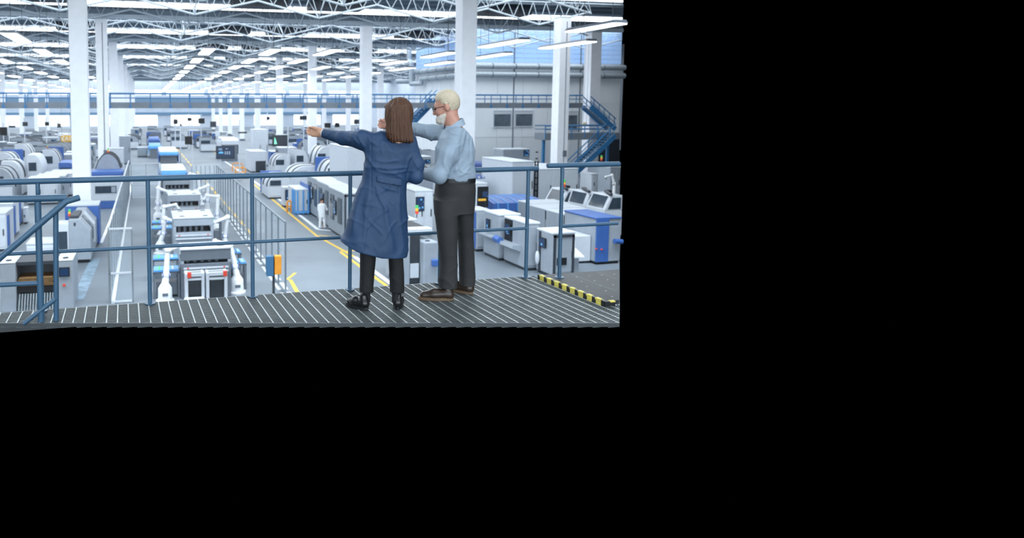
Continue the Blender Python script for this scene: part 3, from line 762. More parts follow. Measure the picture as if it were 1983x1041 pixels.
for a in ((297, 349, 523, 577, 'blue topped tray table nearest the left robot arm'), (296, 347, 500, 545, 'blue topped tray table behind the nearest left one'),
          (293, 335, 441, 480, 'blue topped tray table left of the second press'), (294, 336, 430, 466, 'rear blue topped tray table left of the second press'),
          (450, 478, 508, 560, 'blue topped tray table by the aisle side robot'), (448, 468, 488, 535, 'blue topped tray table behind the aisle side robot'),
          (411, 430, 428, 470, 'blue topped tray table on the aisle side of the second press')):
    tray_table(a[4], *a[:4])
def gate(label, x0, x1, yt, yb, dx):
    f = fbox(x0, x1, yt, yb); W = f[1] - f[0]; H = f[3]; r = thing('gate_frame', label, 'gate', (f[0], f[2], FLOOR))
    for x in (0, W - .11): MB().box(x, x + .11, 0, .55, 0, H).build('post', M_white, r, bevel=.02)
    for y0, y1, z0, z1 in ((0, .12, H - .12, H), (.42, .55, H - .1, H - .02), (0, .12, H * .78, H * .84)): MB().box(.11, W - .11, y0, y1, z0, z1).build('crossbar', M_white, r)
    MB().box(.11, W - .11, .2, .25, .05, H * .78).build('mesh_panel', M_dark, r)
    MB().box(dx[0] * W, dx[0] * W + .14, -.03, .06, H - .16, H + .04).build('warning_light', M_red, r, bevel=.02)
    if dx[1]: MB().box(-.05, W * .95, -.3, 0, 0, .3).build('step_box', M_white, r, bevel=.03)
    else: MB().box(.18, W - .18, .1, .2, H * .74, H * .8).build('green_label', mat('green_label', (120, 160, 140), .5), r)
gate('white gate frame with a step box before the nearest press', 359, 397, 529, 590, (.12, True))
gate('white gate frame with a green label before the nearest press', 400, 441, 527, 589, (.8, False))

# ---------------------------------------------------------------- glass fences
def fence(label, X, y0, y1, H, n, dark=False, name='glass_fence'):
    r = thing(name, label, 'fence', (X, y0, FLOOR)); mm = mat('fence_steel', (120, 132, 144), .4, .3) if dark else M_steel
    L_ = y1 - y0
    for i in range(n + 1): MB().box(-.03, .03, L_ * i / n - .03, L_ * i / n + .03, 0, H).build('post', mm, r)
    for i in range(n):
        p = MB().box(-.008, .008, L_ * i / n + .03, L_ * (i + 1) / n - .03, .12, H - .04).build('pane', M_glass, r)
    MB().box(-.035, .035, 0, L_, H, H + .06).build('top_rail', mm if dark else M_white, r)
    MB().box(-.03, .03, 0, L_, .06, .12).build('bottom_rail', mm, r)
    return r
FX = gp(553, 571).x; fence('grey framed glass safety fence beside the robot line and aisle', FX, gp(553, 571).y, 52, 2.75, 18, True)
GX = gp(213, 586).x; fence('pale glass partition left of the robot line', GX, gp(213, 586).y, 58, 2.75, 16)
def cross_fence(label, x0, x1, yb, H, n):
    a = gp(x0, yb); b = atY(x1, yb, a.y); W = b.x - a.x; r = thing('glass_screen', label, 'glass screen', a)
    for i in range(n + 1): MB().box(W * i / n - .03, W * i / n + .03, -.03, .03, 0, H).build('post', M_steel, r)
    for i in range(n): MB().box(W * i / n + .03, W * (i + 1) / n - .03, -.008, .008, .1, H - .04).build('pane', M_glass, r)
    for z in (.04, H * .4, H): MB().box(0, W, -.03, .03, z, z + .06).build('rail', M_white, r)
cross_fence('tall glass screen closing the near end of the pale partition', 214, 258, 588, 2.7, 1)
cross_fence('white framed glass screen across the line behind the railing', 255, 312, 385, 2.7, 2)
cross_fence('white framed picket screen across the aisle side above the railing', 372, 424, 372, 2.2, 6)
# barriers and small aisle things
def post_box(label, px, py, h, cols):
    r = thing('control_post', label, 'control post', gp(px, py))
    MB().tube((0, 0, 0), (0, 0, h), .05).build('pole', M_dark, r); MB().lathe([(.2, 0), (.2, .04), (.06, .06)]).build('foot', M_dark, r)
    for i, m in enumerate(cols): MB().box(-.28 + .3 * i, -.02 + .3 * i, -.15, .1, h - .75 + .05 * i, h).build('box', m, r, bevel=.02)
post_box('control post with blue and orange boxes by the glass fence', 530, 573, 1.55, (mat('petrol_blue', (62, 110, 150), .5), M_orange))
def barrier(label, x0, x1, yb, h):
    a = gp(x0, yb); b = atY(x1, yb, a.y); r = thing('safety_barrier', label, 'barrier', a); W = b.x - a.x
    MB().path([(0, 0, 0), (0, 0, h * .85), (.12, 0, h), (W - .12, 0, h), (W, 0, h * .85), (W, 0, 0)], .06, 8).build('hoop', M_orange, r, 50)
    MB().tube((0, 0, h * .5), (W, 0, h * .5), .05).build('crossbar', M_orange, r)
barrier('orange safety hoop barrier by the dark inspection area', 450, 470, 332, .9); barrier('low orange hoop barrier in front of the other one', 456, 476, 342, .9)
barrier('small yellow hoop barrier at the blue trolley', 556, 564, 411, .8)
# ---------------------------------------------------------------- screens on poles
def pole_screen(label, x0, x1, y0, y1, yb, m, name='pole_screen', pole_px=None, group=None, back=False, top=None, cat='screen'):
    g = gp(pole_px or (x0 + x1) / 2, yb); Y = g.y; a, b = atY(x0, y1, Y), atY(x1, y0, Y)
    r = thing(name, label, cat, g, group=group)
    zt = (atY(x0, top, Y).z if top else b.z) - FLOOR
    MB().tube((0, 0, 0), (0, 0, zt), .055 if Y < 90 else .08, n=8).build('pole', M_white, r, 40); MB().lathe([(.25, 0), (.25, .03), (.07, .05)]).build('foot', M_mid, r)
    o = MB().box(a.x - g.x, b.x - g.x, -.16, -.06, a.z - FLOOR, b.z - FLOOR).build('display', M_black, r, bevel=.02)
    if not back:
        MB().box(a.x - g.x + .07, b.x - g.x - .07, -.17, -.155, a.z - FLOOR + .07, b.z - FLOOR - .07).build('screen', m, o)
    return r, g, a, b
r, g, a, b = pole_screen('large dashboard screen on a white pole beside the aisle', 418, 454, 282, 307.5, 352, mat('navy_screen', (28, 44, 66), .25, emis=.5), pole_px=427)
scr = [o for o in r.children if o.name.startswith('display')][0]
W_, H_ = b.x - a.x, b.z - a.z
def graphic(parent, u0, u1, v0, v1, m, nm='screen_graphic'):
    MB().box(a.x - g.x + W_ * u0, a.x - g.x + W_ * u1, -.185, -.165, a.z - FLOOR + H_ * v0, a.z - FLOOR + H_ * v1).build(nm, m, parent)
M_g1 = mat('chart_blue', (80, 150, 205), .3, emis=.6); M_g2 = mat('chart_pale', (150, 172, 196), .3, emis=.6)
graphic(scr, .14, .40, .42, .52, M_g1); graphic(scr, .19, .35, .52, .57, M_g1); graphic(scr, .13, .33, .66, .84, mat('chart_grey', (96, 120, 146), .3, emis=.4))
for i in range(3):
    for j in range(2): graphic(scr, .47 + i * .11, .53 + i * .11, .36 + j * .13, .43 + j * .13, M_g2)
graphic(scr, .52, .62, .76, .8, M_g2)
r, g, a, b = pole_screen('dark screen with a green shape on a slim pole', 527, 556, 261, 283, 350, mat('charcoal_screen', (44, 50, 58), .25, emis=.3), pole_px=558, top=245)
scr = [o for o in r.children if o.name.startswith('display')][0]; W_, H_ = b.x - a.x, b.z - a.z
MB().prism([(a.x - g.x + W_ * .12, a.z - FLOOR + H_ * .2), (a.x - g.x + W_ * .30, a.z - FLOOR + H_ * .2), (a.x - g.x + W_ * .26, a.z - FLOOR + H_ * .45), (a.x - g.x + W_ * .14, a.z - FLOOR + H_ * .85)], -.18, -.165).build('screen_graphic', mat('chart_green', (120, 220, 176), .3, emis=.8), scr)
pole_screen('dark screen back on a slim white pole past the line', 358, 372, 263.5, 279.5, 330, M_screeng, pole_px=373, top=238, back=True)
pole_screen('slim bare white pole with a small dark box', 349, 352, 240, 244, 315, M_screeng, pole_px=350, top=238, name='slim_pole', cat='pole', back=True)
pole_screen('slim white pole with a bracket right of the dashboard screen', 461, 478, 255, 258, 350, M_dark, name='slim_pole', pole_px=464, top=232, cat='pole', back=True)
for i, (x0, x1, y0, y1, px) in enumerate(((384, 396, 229, 239, 390), (407, 418, 235, 246, 419), (363, 371, 228, 234, 367), (44, 54, 236, 244, 49), (87, 95, 236, 243, 91), (111, 118, 239, 247, 114), (0, 14, 246, 262, 8), (18, 30, 243, 247, 19), (336, 344, 231, 240, 340), (516, 522, 226, 232, 518), (628, 640, 238, 247, 634), (685, 696, 231, 240, 690), (648, 657, 238, 246, 652), (580, 594, 224, 232, 588))):
    pole_screen('small dark screen on a tall pole over the far machines', x0, x1, y0, y1, 300 if i > 2 else 290, M_screeng, pole_px=px, top=y0 - 8, group='small screens on tall poles', back=i % 2 == 0)
# hanging signs
def sign(label, x0, x1, y0, y1, Y, bm, txt, tm, arrow):
    a, b = atY(x0, y1, Y), atY(x1, y0, Y); c = (a + b) / 2; W, H = b.x - a.x, b.z - a.z
    r = thing('hanging_sign', label, 'sign', (c.x, Y, a.z))
    MB().box(-W / 2, W / 2, 0, .08, 0, H).build('board', bm, r, bevel=.06)
    tx = text('lettering', txt, H * .85, tm, r, (W * .14, -.012, H * .5), (math.pi / 2, 0, 0), .01)
    ar = MB(); 
    for s in (1, -1):
        q = [(-W * .42, H * .5), (-W * .26, H * .5 + s * H * .36), (-W * .18, H * .5 + s * H * .36), (-W * .34, H * .5)]
        ar.prism(q if s < 0 else q[::-1], -.02, 0)
    if arrow: ar.build('arrow', tm, r)
    for x in (-W * .4, W * .4): MB().tube((x, .04, H), (x, .04, ROOFZ - a.z), .012, n=4).build('hanger', M_mid, r)
sign('orange hanging sign with a white arrow and A1', 118, 140, 262, 275, 46, mat('sign_orange', (226, 178, 84), .5), 'A1', M_wline, True)
sign('pale hanging sign with dark lettering above the dashboard screen', 417, 441, 254, 264, 60, mat('sign_pale', (205, 214, 222), .5), 'B40', M_dark, False)
sign('small yellow sign on the landing column', 1129, 1137, 237, 243, 60.5, mat('sign_yellow', (236, 214, 150), .5), 'A2', M_wline, False)

# ---------------------------------------------------------------- left side machines
f = fbox(2, 143, 508, 601)
r = thing('board_loader', 'open dark loader with brown boards between two white end cabinets', 'machine', (f[0], f[2], FLOOR)); W, H = f[1] - f[0], f[3]
for x0, x1, n_ in ((0, .5, 'end_cabinet'), (W - .52, W, 'end_cabinet')):
    e = MB().box(x0, x1, 0, 1.9, 0, H).build(n_, M_grey, r, bevel=.03)
    MB().box(x0 - .01, x1 + .01, -.01, 1.9, H, H + .05).build('cabinet_lid', M_white, e, bevel=.02)
    MB().lathe([(.1, 0), (.1, .03), (.05, .04)], ((x0 + x1) / 2, .3, H + .05), 12).build('lid_cap', M_dark, e)
screen_part(r, (W - .28, -.005, H * .78), (.36, .34)); MB().tube((W - .3, -.03, H * .5), (W - .3, 0, H * .5), .05).build('stop_button', M_red, r)
MB().box(.5, W - .52, 1.0, 1.9, 0, H * .98).build('back_panel', M_dark, r); MB().box(.5, W - .52, .2, 1.95, H * .93, H).build('canopy', M_dark, r)
for i in range(6): MB().box(.55 + .03 * (i % 2), W - .6 - .05 * (i % 3), .15, 1.0, H * .5 + i * .05, H * .5 + i * .05 + .035).build('board', M_brown, r)
MB().box(.5, W - .52, .2, 1.0, H * .36, H * .48).build('shelf', M_black, r)
for i in range(14): MB().tube((.6 + i * (W - 1.2) / 13, -.15, 0.05), (.6 + i * (W - 1.2) / 13, .15, H * .34), .03, n=6).build('roller', M_steel, r)
f = fbox(52, 106, 466, 514); cabinet('white_feeder', 'low white feeder box behind the board loader', f[0], f[1], f[2], f[3] * .93, 1.4, M_white, seams=1, vents=False)
# slanted white machine with blue back
f = fbox(112, 177, 425, 510); W, H, D = f[1] - f[0], f[3], 4.2
r = thing('slanted_machine', 'white machine with slanted aisle side and blue back beside the partition', 'machine', (f[0], f[2], FLOOR))
poly = [(W * .35, .15), (W * .35, H), (W * .68, H), (W, H * .72), (W, .15)]
MB().box(W * .4, W - .08, .08, D, 0, .15).build('plinth', M_black, r); MB().prism(poly[::-1], 0, D).build('housing', M_grey, r, bevel=.03)
MB().strip([(W * .68, H), (W, H * .72), (W, H * .45)], .03, D * .25, D * .4).build('hood_window', M_dglass, r); MB().strip([(W * .68, H), (W, H * .72), (W, H * .3)], .05, D * .45, D * .6).build('hood_frame', M_white, r)
MB().box(W * .36, W * .62, .4, 2.2, H, H + .12).build('control_lid', M_dark, r, bevel=.03); MB().box(W * .5, W * .56, -.02, 0, H * .86, H * .93).build('badge', M_dark, r)
MB().box(0, W * .35, .0, 1.0, 0, H * .92).build('side_cabinet', M_white, r, bevel=.03); MB().box(W * .04, W * .3, -.04, 0, .15, H * .74).build('glass_door', M_dglass, r)
MB().box(-.1, W * 1.08, D, D + 1.4, .1, H * 1.02).build('back_unit', M_blue, r, bevel=.03); MB().box(-.1, W * 1.08, D - .02, D + 1.42, H * 1.02, H * 1.06).build('back_lid', M_white, r)
signal_tower(r, W * .3, 1.2, H * .92, 1.2)
# white machine with wide display
f = fbox(178, 237, 341, 404); W, H = f[1] - f[0], f[3]; D = 5.5
r = thing('display_machine', 'white machine with wide dark window and blue skirt by the partition', 'machine', (f[0], f[2], FLOOR))
MB().box(0, W, 0, D, 0, .55).build('skirt', M_blue, r, bevel=.03); MB().box(0, W, 0, D, .55, H).build('body', M_white, r, bevel=.04)
MB().box(W * .12, W * .82, -.03, 0, H * .48, H * .7).build('viewing_window', M_dglass, r); MB().box(W * .65, W * .8, -.04, -.03, H * .5, H * .68).build('control_panel', M_grey, r)
MB().box(-.1, W + .1, .3, 2.4, H, H + .3).build('blue_lid', M_blue, r, bevel=.08)
pr = [(x + W / 2, z + H) for x, z in arc_profile(W * .8, 1.2, .4, 1)] 
for i in range(3):
    pp = [(W * .08 + W * .84 * j / 8, H + .3 + 1.1 * math.sin(math.pi * (j / 8)) ** .6) for j in range(9)]
    MB().strip(pp, .06, 2.5 + i * 1.0, 2.8 + i * 1.0).build('hood_band', M_dark, r, 30)
MB().prism([(W * .08 + W * .84 * j / 8, H + .28 + 1.1 * math.sin(math.pi * (j / 8)) ** .6) for j in range(9)][::-1], 2.4, D - .1).build('rounded_hood', M_grey, r, 30)
signal_tower(r, W * .5, 3, H + 1.3, 1.2)
f = fbox(196, 240, 287, 352); cabinet('panel_cabinet', 'tall plain white panel cabinet behind the display machine', f[0], f[1], f[2], f[3], 2., M_white, seams=1)
f = fbox(229, 253, 263, 318); cabinet('panel_cabinet', 'tall grey panel cabinet farther back by the conduit column', f[0], f[1], f[2], f[3], 2., M_grey, seams=1)
f = fbox(266, 286, 285, 304); cabinet('steel_bin', 'small steel unit standing on the walkway left of the line', f[0], f[1], f[2], f[3], 1.5, M_steel, seams=1)
# long cabinet row and left near row
f = fbox(53, 112, 345, 396)
for i in range(4): cabinet('white_cabinet', ('white cabinet with a dark slot in front of the blue roofed unit', 'white cabinet second in the row before the broad column', 'white cabinet third in the row before the broad column', 'white cabinet last in the row before the broad column')[i], f[0] + i * .25, f[1] + i * .3, f[2] + i * 2.3, f[3] - .05 * i, 2.2, M_white if i % 2 == 0 else M_grey, seams=2)
f = fbox(102, 143, 323, 375); cnc('blue_roof_machine', 'machine with blue roof next to the broad white column', f[0], f[1], f[2] + 4.5, f[3], 3.5, 1, m=M_blue, bands=0)
lb = ['white blue-trimmed machine at the stair rail', 'white blue-trimmed machine second from the stair rail', 'white blue-trimmed machine third from the stair rail']
for i, (x0, x1, yt, yb) in enumerate(((-40, 14, 412, 488), (-40, 26, 394, 463), (-30, 37, 388, 440))):
    f = fbox(x0, x1, yt, yb); r = cabinet('trimmed_machine', lb[i], f[0], f[1], f[2], f[3], 2.0, M_white, seams=2)
    MB().box(f[1] - f[0] - .02, f[1] - f[0] + .06, .2, .6, .2, f[3] - .2).build('blue_trim', M_blue, r)
f = fbox(45, 53, 402, 434); cabinet('tool_trolley', 'small white tool trolley on the walkway by the trimmed machines', f[0], f[1], f[2], f[3], .7, M_white, seams=1, cat='trolley')
for i, (x0, x1, yt, yb, s, lb, bl, bd) in enumerate((
    (54, 84, 300, 372, 1, 'white cabinet machine with dark slot under the orange sign', False, 0), (84, 116, 290, 352, 1, 'white machine with blue stripe and dark hood bands under the orange sign', True, 2),
    (30, 62, 279, 338, 1, 'white machine with round banded hood left of the orange sign', False, 2), (-8, 33, 296, 366, 1, 'white hooded machine with twin dark arcs behind the guard rail', True, 2),
    (-20, 28, 326, 402, 1, 'white machine with blue window and bold dark arcs at the rail', False, 2), (4, 44, 312, 380, 1, 'plain white boxed machine between the arc hooded ones', False, 1))):
    f = fbox(x0, x1, yt, yb); cnc('hooded_machine', lb, f[0], f[1], f[2], f[3], 3.2, s, blue=bl, bands=bd, m=M_white if i != 4 else M_grey, tower=i == 1)
# ---------------------------------------------------------------- right side machines
f = fbox(665, 706, 372, 463)
for i in range(3):
    cabinet('control_cabinet', ('grey control cabinet behind the blue coat, next to the worker', 'grey control cabinet with screens that the worker in white faces', 'grey control cabinet with tall slots beyond the worker')[i], f[0] + .15 * i, f[1] + .15 * i, f[2] + 3.4 * i, f[3], 3.2, M_grey, seams=2, left=(.5, .6, .5, .8), slots=2, frame=i == 0)
f = fbox(573, 598, 366, 415); r = cabinet('blue_rack', 'light blue framed rack trolley beside the aisle', f[0], f[1], f[2], f[3], 2.6, M_white, seams=1, cat='rack')
for x in (.05, (f[1] - f[0]) * .5, f[1] - f[0] - .1):
    MB().box(x, x + .1, -.12, -.04, 0.02, f[3] * .95).build('rack_upright', M_lblue, r); MB().box(-.1, -.02, x, x + .1, .02, f[3] * .95).build('rack_upright', M_lblue, r)
MB().box(-.05, f[1] - f[0], -.2, -.05, .1, .25).build('rack_base', M_lblue, r); MB().box(f[1] - f[0] - .05, f[1] - f[0] + .02, -.1, 2.5, .1, f[3] * 1.15).build('blue_side', M_blue, r)
f = fbox(549, 567, 362, 401); cabinet('white_kiosk', 'white kiosk with grey screen at the aisle edge', f[0], f[1], f[2], f[3], .9, M_white, seams=1, disp=(.5, .62, .45, .75), cat='kiosk')
f = fbox(486, 516, 293, 334); r = cabinet('portal_machine', 'white portal machine with a dark opening beside the aisle', f[0], f[1], f[2], f[3], 4, M_white, seams=1)
MB().box((f[1] - f[0]) * .3, (f[1] - f[0]) * .95, -.1, .02, .1, f[3] * .55).build('dark_opening', M_dark, r, bevel=.05)
f = fbox(500, 528, 252, 326); cabinet('tower_cabinet', 'tall white tower cabinet behind the portal machine', f[0], f[1], f[2] + 3, f[3], 3, M_white, seams=2)
f = fbox(436, 458, 267, 312); conveyor('white rounded hood behind the dashboard screen', 430, 462, 268, 312, 6, M_white, False)
f = fbox(672, 720, 284, 396); cabinet('big_container', 'huge white box unit behind the woman’s raised arm'.replace('’', "'"), f[0], f[1], f[2], f[3], 5, M_white, seams=1)
for i, (x0, x1, yt, yb, s, lb, bl) in enumerate((
    (566, 614, 322, 368, -1, 'white machine with a broad slatted lid behind the rack', False), (632, 672, 312, 378, -1, 'arched banded machine with blue flank left of the big box', True),
    (520, 560, 340, 385, -1, 'low white machine with a blue bin by the aisle', True), (572, 598, 290, 345, 1, 'upright white machine with a dark slot near the aisle column', False),
    (613, 642, 284, 350, -1, 'grey machine with slotted side near the aisle column', False), (640, 672, 282, 340, -1, 'pale machine with a dark slot beside the big box', False),
    (532, 562, 300, 345, -1, 'white machine with arched side under the dark screen', False))):
    f = fbox(x0, x1, yt, yb); cnc('arched_machine', lb, f[0], f[1], f[2], f[3], 3.4, s, blue=bl, bands=2, m=M_white)
# scanner machine with belt between the two people
f = fbox(783, 846, 447, 556); W, H = f[1] - f[0], f[3]
r = thing('belt_scanner', 'grey machine with black belt top seen between the two people', 'machine', (f[0], f[2], FLOOR))
MB().box(0, .3, .2, 2.2, 0, H * .97).build('end_cabinet', M_grey, r, bevel=.03); MB().box(W * .55, W, -.1, 1.2, 0, H * .8).build('end_cabinet', M_grey, r, bevel=.04)
MB().box(.3, W * .55, .3, 2.0, .1, H * .9).build('dark_core', M_dark, r); MB().box(.32, W * .5, .22, .3, H * .15, H * .4).build('white_label_plate', M_white, r)
MB().box(-.05, W, .5, 1.0, H * .9, H).build('cross_cover', M_white, r, bevel=.03); MB().box(-.05, W - .1, 1.0, 2.6, H * .9, H * .99).build('belt', M_black, r)
MB().lathe([(.1, 0), (.1, .02)], (W * .75, .2, H * .8), 12).build('lid_cap', M_dark, r); MB().box(W * .78, W * 1.02, -.25, -.1, H * .38, H * .5).build('blue_grip', M_blue, r, bevel=.03)
f = fbox(776, 806, 424, 500); r = cabinet('white_cabinet', 'white cabinet with signal lights behind the belt scanner', f[0], f[1], f[2], f[3], 1.5, M_white, seams=1); signal_tower(r, .9, .3, f[3], 1.5)
f = fbox(803, 838, 368, 455); cabinet('white_cabinet', 'tall white cabinet with screen and black door frame left of the man', f[0], f[1], f[2], f[3], 3, M_white, seams=2, disp=(.25, .7, .5, .8))
f = fbox(806, 870, 345, 420); cabinet('white_cabinet', 'broad white cabinet behind the framed one left of the man', f[0], f[1], f[2] + 6, f[3], 3, M_white, seams=2)
# machines right of the man
f = fbox(922, 946, 405, 487); cabinet('blue_white_cabinet', 'white cabinet with a blue side just right of the man', f[0], f[1], f[2], f[3], 1.1, M_grey, seams=1, side_m=M_blue)
f = fbox(965, 1006, 414, 504); r = cabinet('inspection_machine', 'white inspection machine with tray ledge right of the man', f[0], f[1], f[2], f[3], 1.5, M_grey, seams=1, left=(.65, .72, .34, .5))
MB().box(-.35, 0, .1, 1.4, f[3] * .48, f[3] * .52).build('tray_ledge', M_grey, r, bevel=.02)
f = fbox(1017, 1043, 430, 524); r = cabinet('inspection_machine', 'white inspection machine with blue roller and tall dark window', f[0], f[1], f[2], f[3], 1.9, M_grey, seams=1, left=(.78, .75, .5, .5))
MB().box(-.04, 0, 1.15, 1.8, f[3] * .42, f[3] * .95).build('dark_window', M_black, r); MB().prism([(-.45, f[3] * .44), (-.4, f[3] * .5), (0, f[3] * .5), (0, f[3] * .36)][::-1], .4, 1.8).build('sloped_shelf', M_grey, r)
MB().tube((-.4, 1.5, f[3] * .5), (-.4, 1.95, f[3] * .52), .16, n=14).build('blue_roller', M_blue, r, 40)
f = fbox(1068, 1111, 449, 537); r = cabinet('test_chamber', 'white test chamber with black door frame by the short guard rail', f[0], f[1], f[2], f[3], 1.2, M_grey, seams=1, left=(.55, .72, .5, .42), frame=True)
MB().box(-.03, 0, .85, 1.0, .1, f[3] * .95).build('dark_strip', M_dark, r); MB().ball((-.1, .95, f[3] * .35), (.1, .1, .3), 12, 8).build('hose', M_white, r, 60)
g = gp(1107, 529); r = thing('info_kiosk', 'small blue and grey kiosk with sloped console before the test chamber', 'kiosk', g)
MB().box(-.2, .22, -.18, .25, 0, .8).build('pedestal', M_grey, r, bevel=.02); MB().box(-.25, -.2, -.22, .28, 0, 1.02).build('blue_side', M_blue, r)
MB().prism([(-.38, .74), (-.38, .80), (.27, 1.04), (.27, .8)][::-1], -.25, .34, 'x').build('console', M_robot, r, bevel=.015); MB().box(-.24, .28, .2, .3, 1.0, 1.36).build('screen_housing', M_robot, r, bevel=.02); MB().box(-.15, .2, .185, .2, 1.08, 1.3).build('screen', M_black, r)
f = fbox(1153, 1200, 424, 511); W, H = f[1] - f[0], f[3]
r = thing('blue_press', 'white and deep blue machine at the stair side of the test chamber', 'machine', (f[0], f[2], FLOOR))
MB().box(.05, W - .05, .05, 2.4, 0, .12).build('plinth', M_black, r); MB().box(0, W, 0, 2.5, .12, H).build('body', M_grey, r, bevel=.03); MB().box(-.03, .62, -.05, .03, .12, H + .02).build('blue_front', M_blue, r, bevel=.02)
MB().box(-.05, W, -.05, 2.5, H, H + .08).build('blue_top', M_blue, r, bevel=.02); MB().box(-1.0, -.02, .35, 1.9, .1, H * .62).build('feed_cabinet', M_white, r, bevel=.03)
MB().tube((W * .66, -.15, H * .52), (W * .97, -.15, H * .5), .11, n=12).build('blue_roller', M_blue, r, 40)
for x, z in ((-.02, .35), (.25, .33)): MB().lathe([(.05, 0), (.05, .05)], (x, -.06, H * z), 10).build('stop_button', M_red, r)
for i, (x0, x1, yt, yb, lb) in enumerate(((1090, 1166, 412, 480, 'long white box machine with small blue screen before the glass hoods'), (1054, 1130, 402, 462, 'long white box machine with blue band, middle of three'), (1030, 1100, 393, 446, 'long white box machine with blue band at the white container'))):
    f = fbox(x0, x1, yt, yb); r = cabinet('long_machine', lb, f[0], f[1], f[2], f[3], 1.6, M_grey, seams=3 - i, disp=(.1, .8, .5, .5)); MB().box(0, f[1] - f[0], -.045, -.0, f[3] * .82, f[3] * .93).build('blue_band', M_blue if i else M_white, r)
def glass_hood(label, x0, x1, yt, yb, tower=False):
    f = fbox(x0, x1, yt, yb); W, H = f[1] - f[0], f[3]; D = 1.7
    r = thing('glass_hood_machine', label, 'machine', (f[0], f[2], FLOOR))
    MB().box(0, W, 0, D, 0, H * .62).build('body', M_white, r, bevel=.03)
    MB().prism([(0, H * .62), (W * .38, H), (W, H), (W, H * .62)][::-1], 0, D).build('hood', M_white, r, bevel=.04)
    t = Vector((W * .38, H * .38)); 
    MB().strip([(W * .06, H * .68), (W * .34, H * .96)], .03, D * .12, D * .88).build('hood_glass', M_dglass, r)
    MB().prism([(W * .2, H * .66), (W * .45, H * .94), (W * .9, H * .94), (W * .9, H * .66)][::-1], -.03, 0.0).build('front_glass', M_dglass, r)
    MB().path([(W * .3, -.1, H * 1.02), (W * .6, D * .5, H * 1.06), (W * .98, D * .6, H * 1.03)], .09, 8).build('dark_pipe', M_dark, r, 50)
    if tower: signal_tower(r, W * .3, .2, H, 1.6)
glass_hood('machine with slanted glass hood and signal light by the container', 1083, 1120, 368, 436, True)
glass_hood('machine with slanted glass hood between the other two', 1130, 1153, 372, 446); glass_hood('machine with slanted glass hood above the deep blue machine', 1168, 1203, 378, 456)
# blue tarpaulin cover, drum, container
f = fbox(957, 1050, 388, 432); W, H = f[1] - f[0], f[3]
r = thing('covered_conveyor', 'long conveyor under a bright blue ridged cover', 'conveyor', (f[0], f[2], FLOOR))
MB().box(.1, W - .1, .1, 3.4, 0, H * .7).build('base', M_grey, r)
MB().prism([(-.05, H * .55), (0, H * .9), (.8, H * 1.02), (1.9, H * 1.06), (2.9, H), (3.5, H * .85), (3.5, H * .55)][::-1], -.1, W + .1, 'x').build('blue_cover', M_blue, r, 25)
for i in range(5): MB().prism([(-.07, H * .55), (-.02, H * .92), (.8, H * 1.04), (1.9, H * 1.08), (2.9, H * 1.02), (3.52, H * .85), (3.52, H * .55)][::-1], W * (i + .3) / 5, W * (i + .3) / 5 + .07, 'x').build('cover_rib', M_lblue, r, 25)
f = fbox(902, 962, 352, 402); c = Vector(((f[0] + f[1]) / 2, f[2] + 2, FLOOR)); R_ = (f[1] - f[0]) / 2
r = thing('round_tank', 'broad low white drum with a blue lid left of the container', 'tank', c)
MB().lathe([(R_, 0), (R_, f[3]), (R_ * .97, f[3] + .1)], n=36).build('drum', M_white, r, 40); MB().lathe([(R_ * .96, f[3] + .1), (R_ * .9, f[3] + .22), (R_ * .3, f[3] + .5), (.1, f[3] + .52)], n=36).build('lid', mat('deep_blue', (66, 86, 140), .5), r, 40)
for i in range(14): MB().lathe([(.07, 0), (.07, .14)], (R_ * .9 * math.cos(i * .45), R_ * .9 * math.sin(i * .45), f[3] + .15), 8).build('lid_bolt', M_white, r)
f = fbox(930, 980, 318, 372); c = Vector(((f[0] + f[1]) / 2, f[2] + 2.5, FLOOR)); R_ = (f[1] - f[0]) / 2
r = thing('round_tank', 'tall grey drum with a dark blue rim behind the low drum', 'tank', c)
MB().lathe([(R_ * .85, 0), (R_ * .85, f[3] * .9)], n=32).build('drum', M_grey, r, 40); MB().lathe([(R_, f[3] * .8), (R_, f[3] * .95), (R_ * .9, f[3]), (.1, f[3])], n=32).build('rim', MATS['deep_blue'], r, 40)
f = fbox(912, 950, 300, 372); cabinet('grey_unit', 'stepped grey unit against the white block behind the drums', f[0], f[1], f[2] + 6, f[3], 2.5, M_grey, seams=1)
f = fbox(921, 942, 354, 440); r = cabinet('oven', 'small white oven with dark window and yellow glow right of the man', f[0], f[1], f[2], f[3], 1.2, M_white, seams=1, disp=(.75, .75, .4, .4)); MB().box(.05, .75, -.06, -.03, f[3] * .45, f[3] * .92).build('oven_window', M_black, r); MB().box(.1, .6, -.07, -.06, f[3] * .6, f[3] * .65).build('glow', M_amber, r)
f = fbox(990, 1032, 312, 404); cabinet('white_container', 'tall white container with plain doors left of the black ladder', f[0], f[1], f[2], f[3], 4.5, M_white, seams=1)
f2 = [atY(1042, 405, f[2]).x, atY(1118, 405, f[2]).x, f[2], atY(1078, 326, f[2]).z - FLOOR]; r = cabinet('white_container', 'wide white container panel behind the gap in the railings', f2[0], f2[1], f[2], f2[3], 4.5, M_white, seams=3)
ld = thing('cable_ladder', 'black cable ladder between the two white containers', 'ladder', (f[1] + .05, f[2] - .05, FLOOR))
for x in (0, .22): MB().box(x, x + .06, 0, .08, 0, f[3]).build('rail', M_black, ld)
for i in range(9): MB().box(.05, .23, .02, .06, .3 + i * .45, .38 + i * .45).build('rung', M_black, ld)
f = fbox(1014, 1068, 293, 352); cabinet('rack_unit', 'grey rack with small green lamp behind the white containers', f[0], f[1], f[2] + 4, f[3], 2, M_grey, seams=3, disp=(.85, .85, .6, .6))
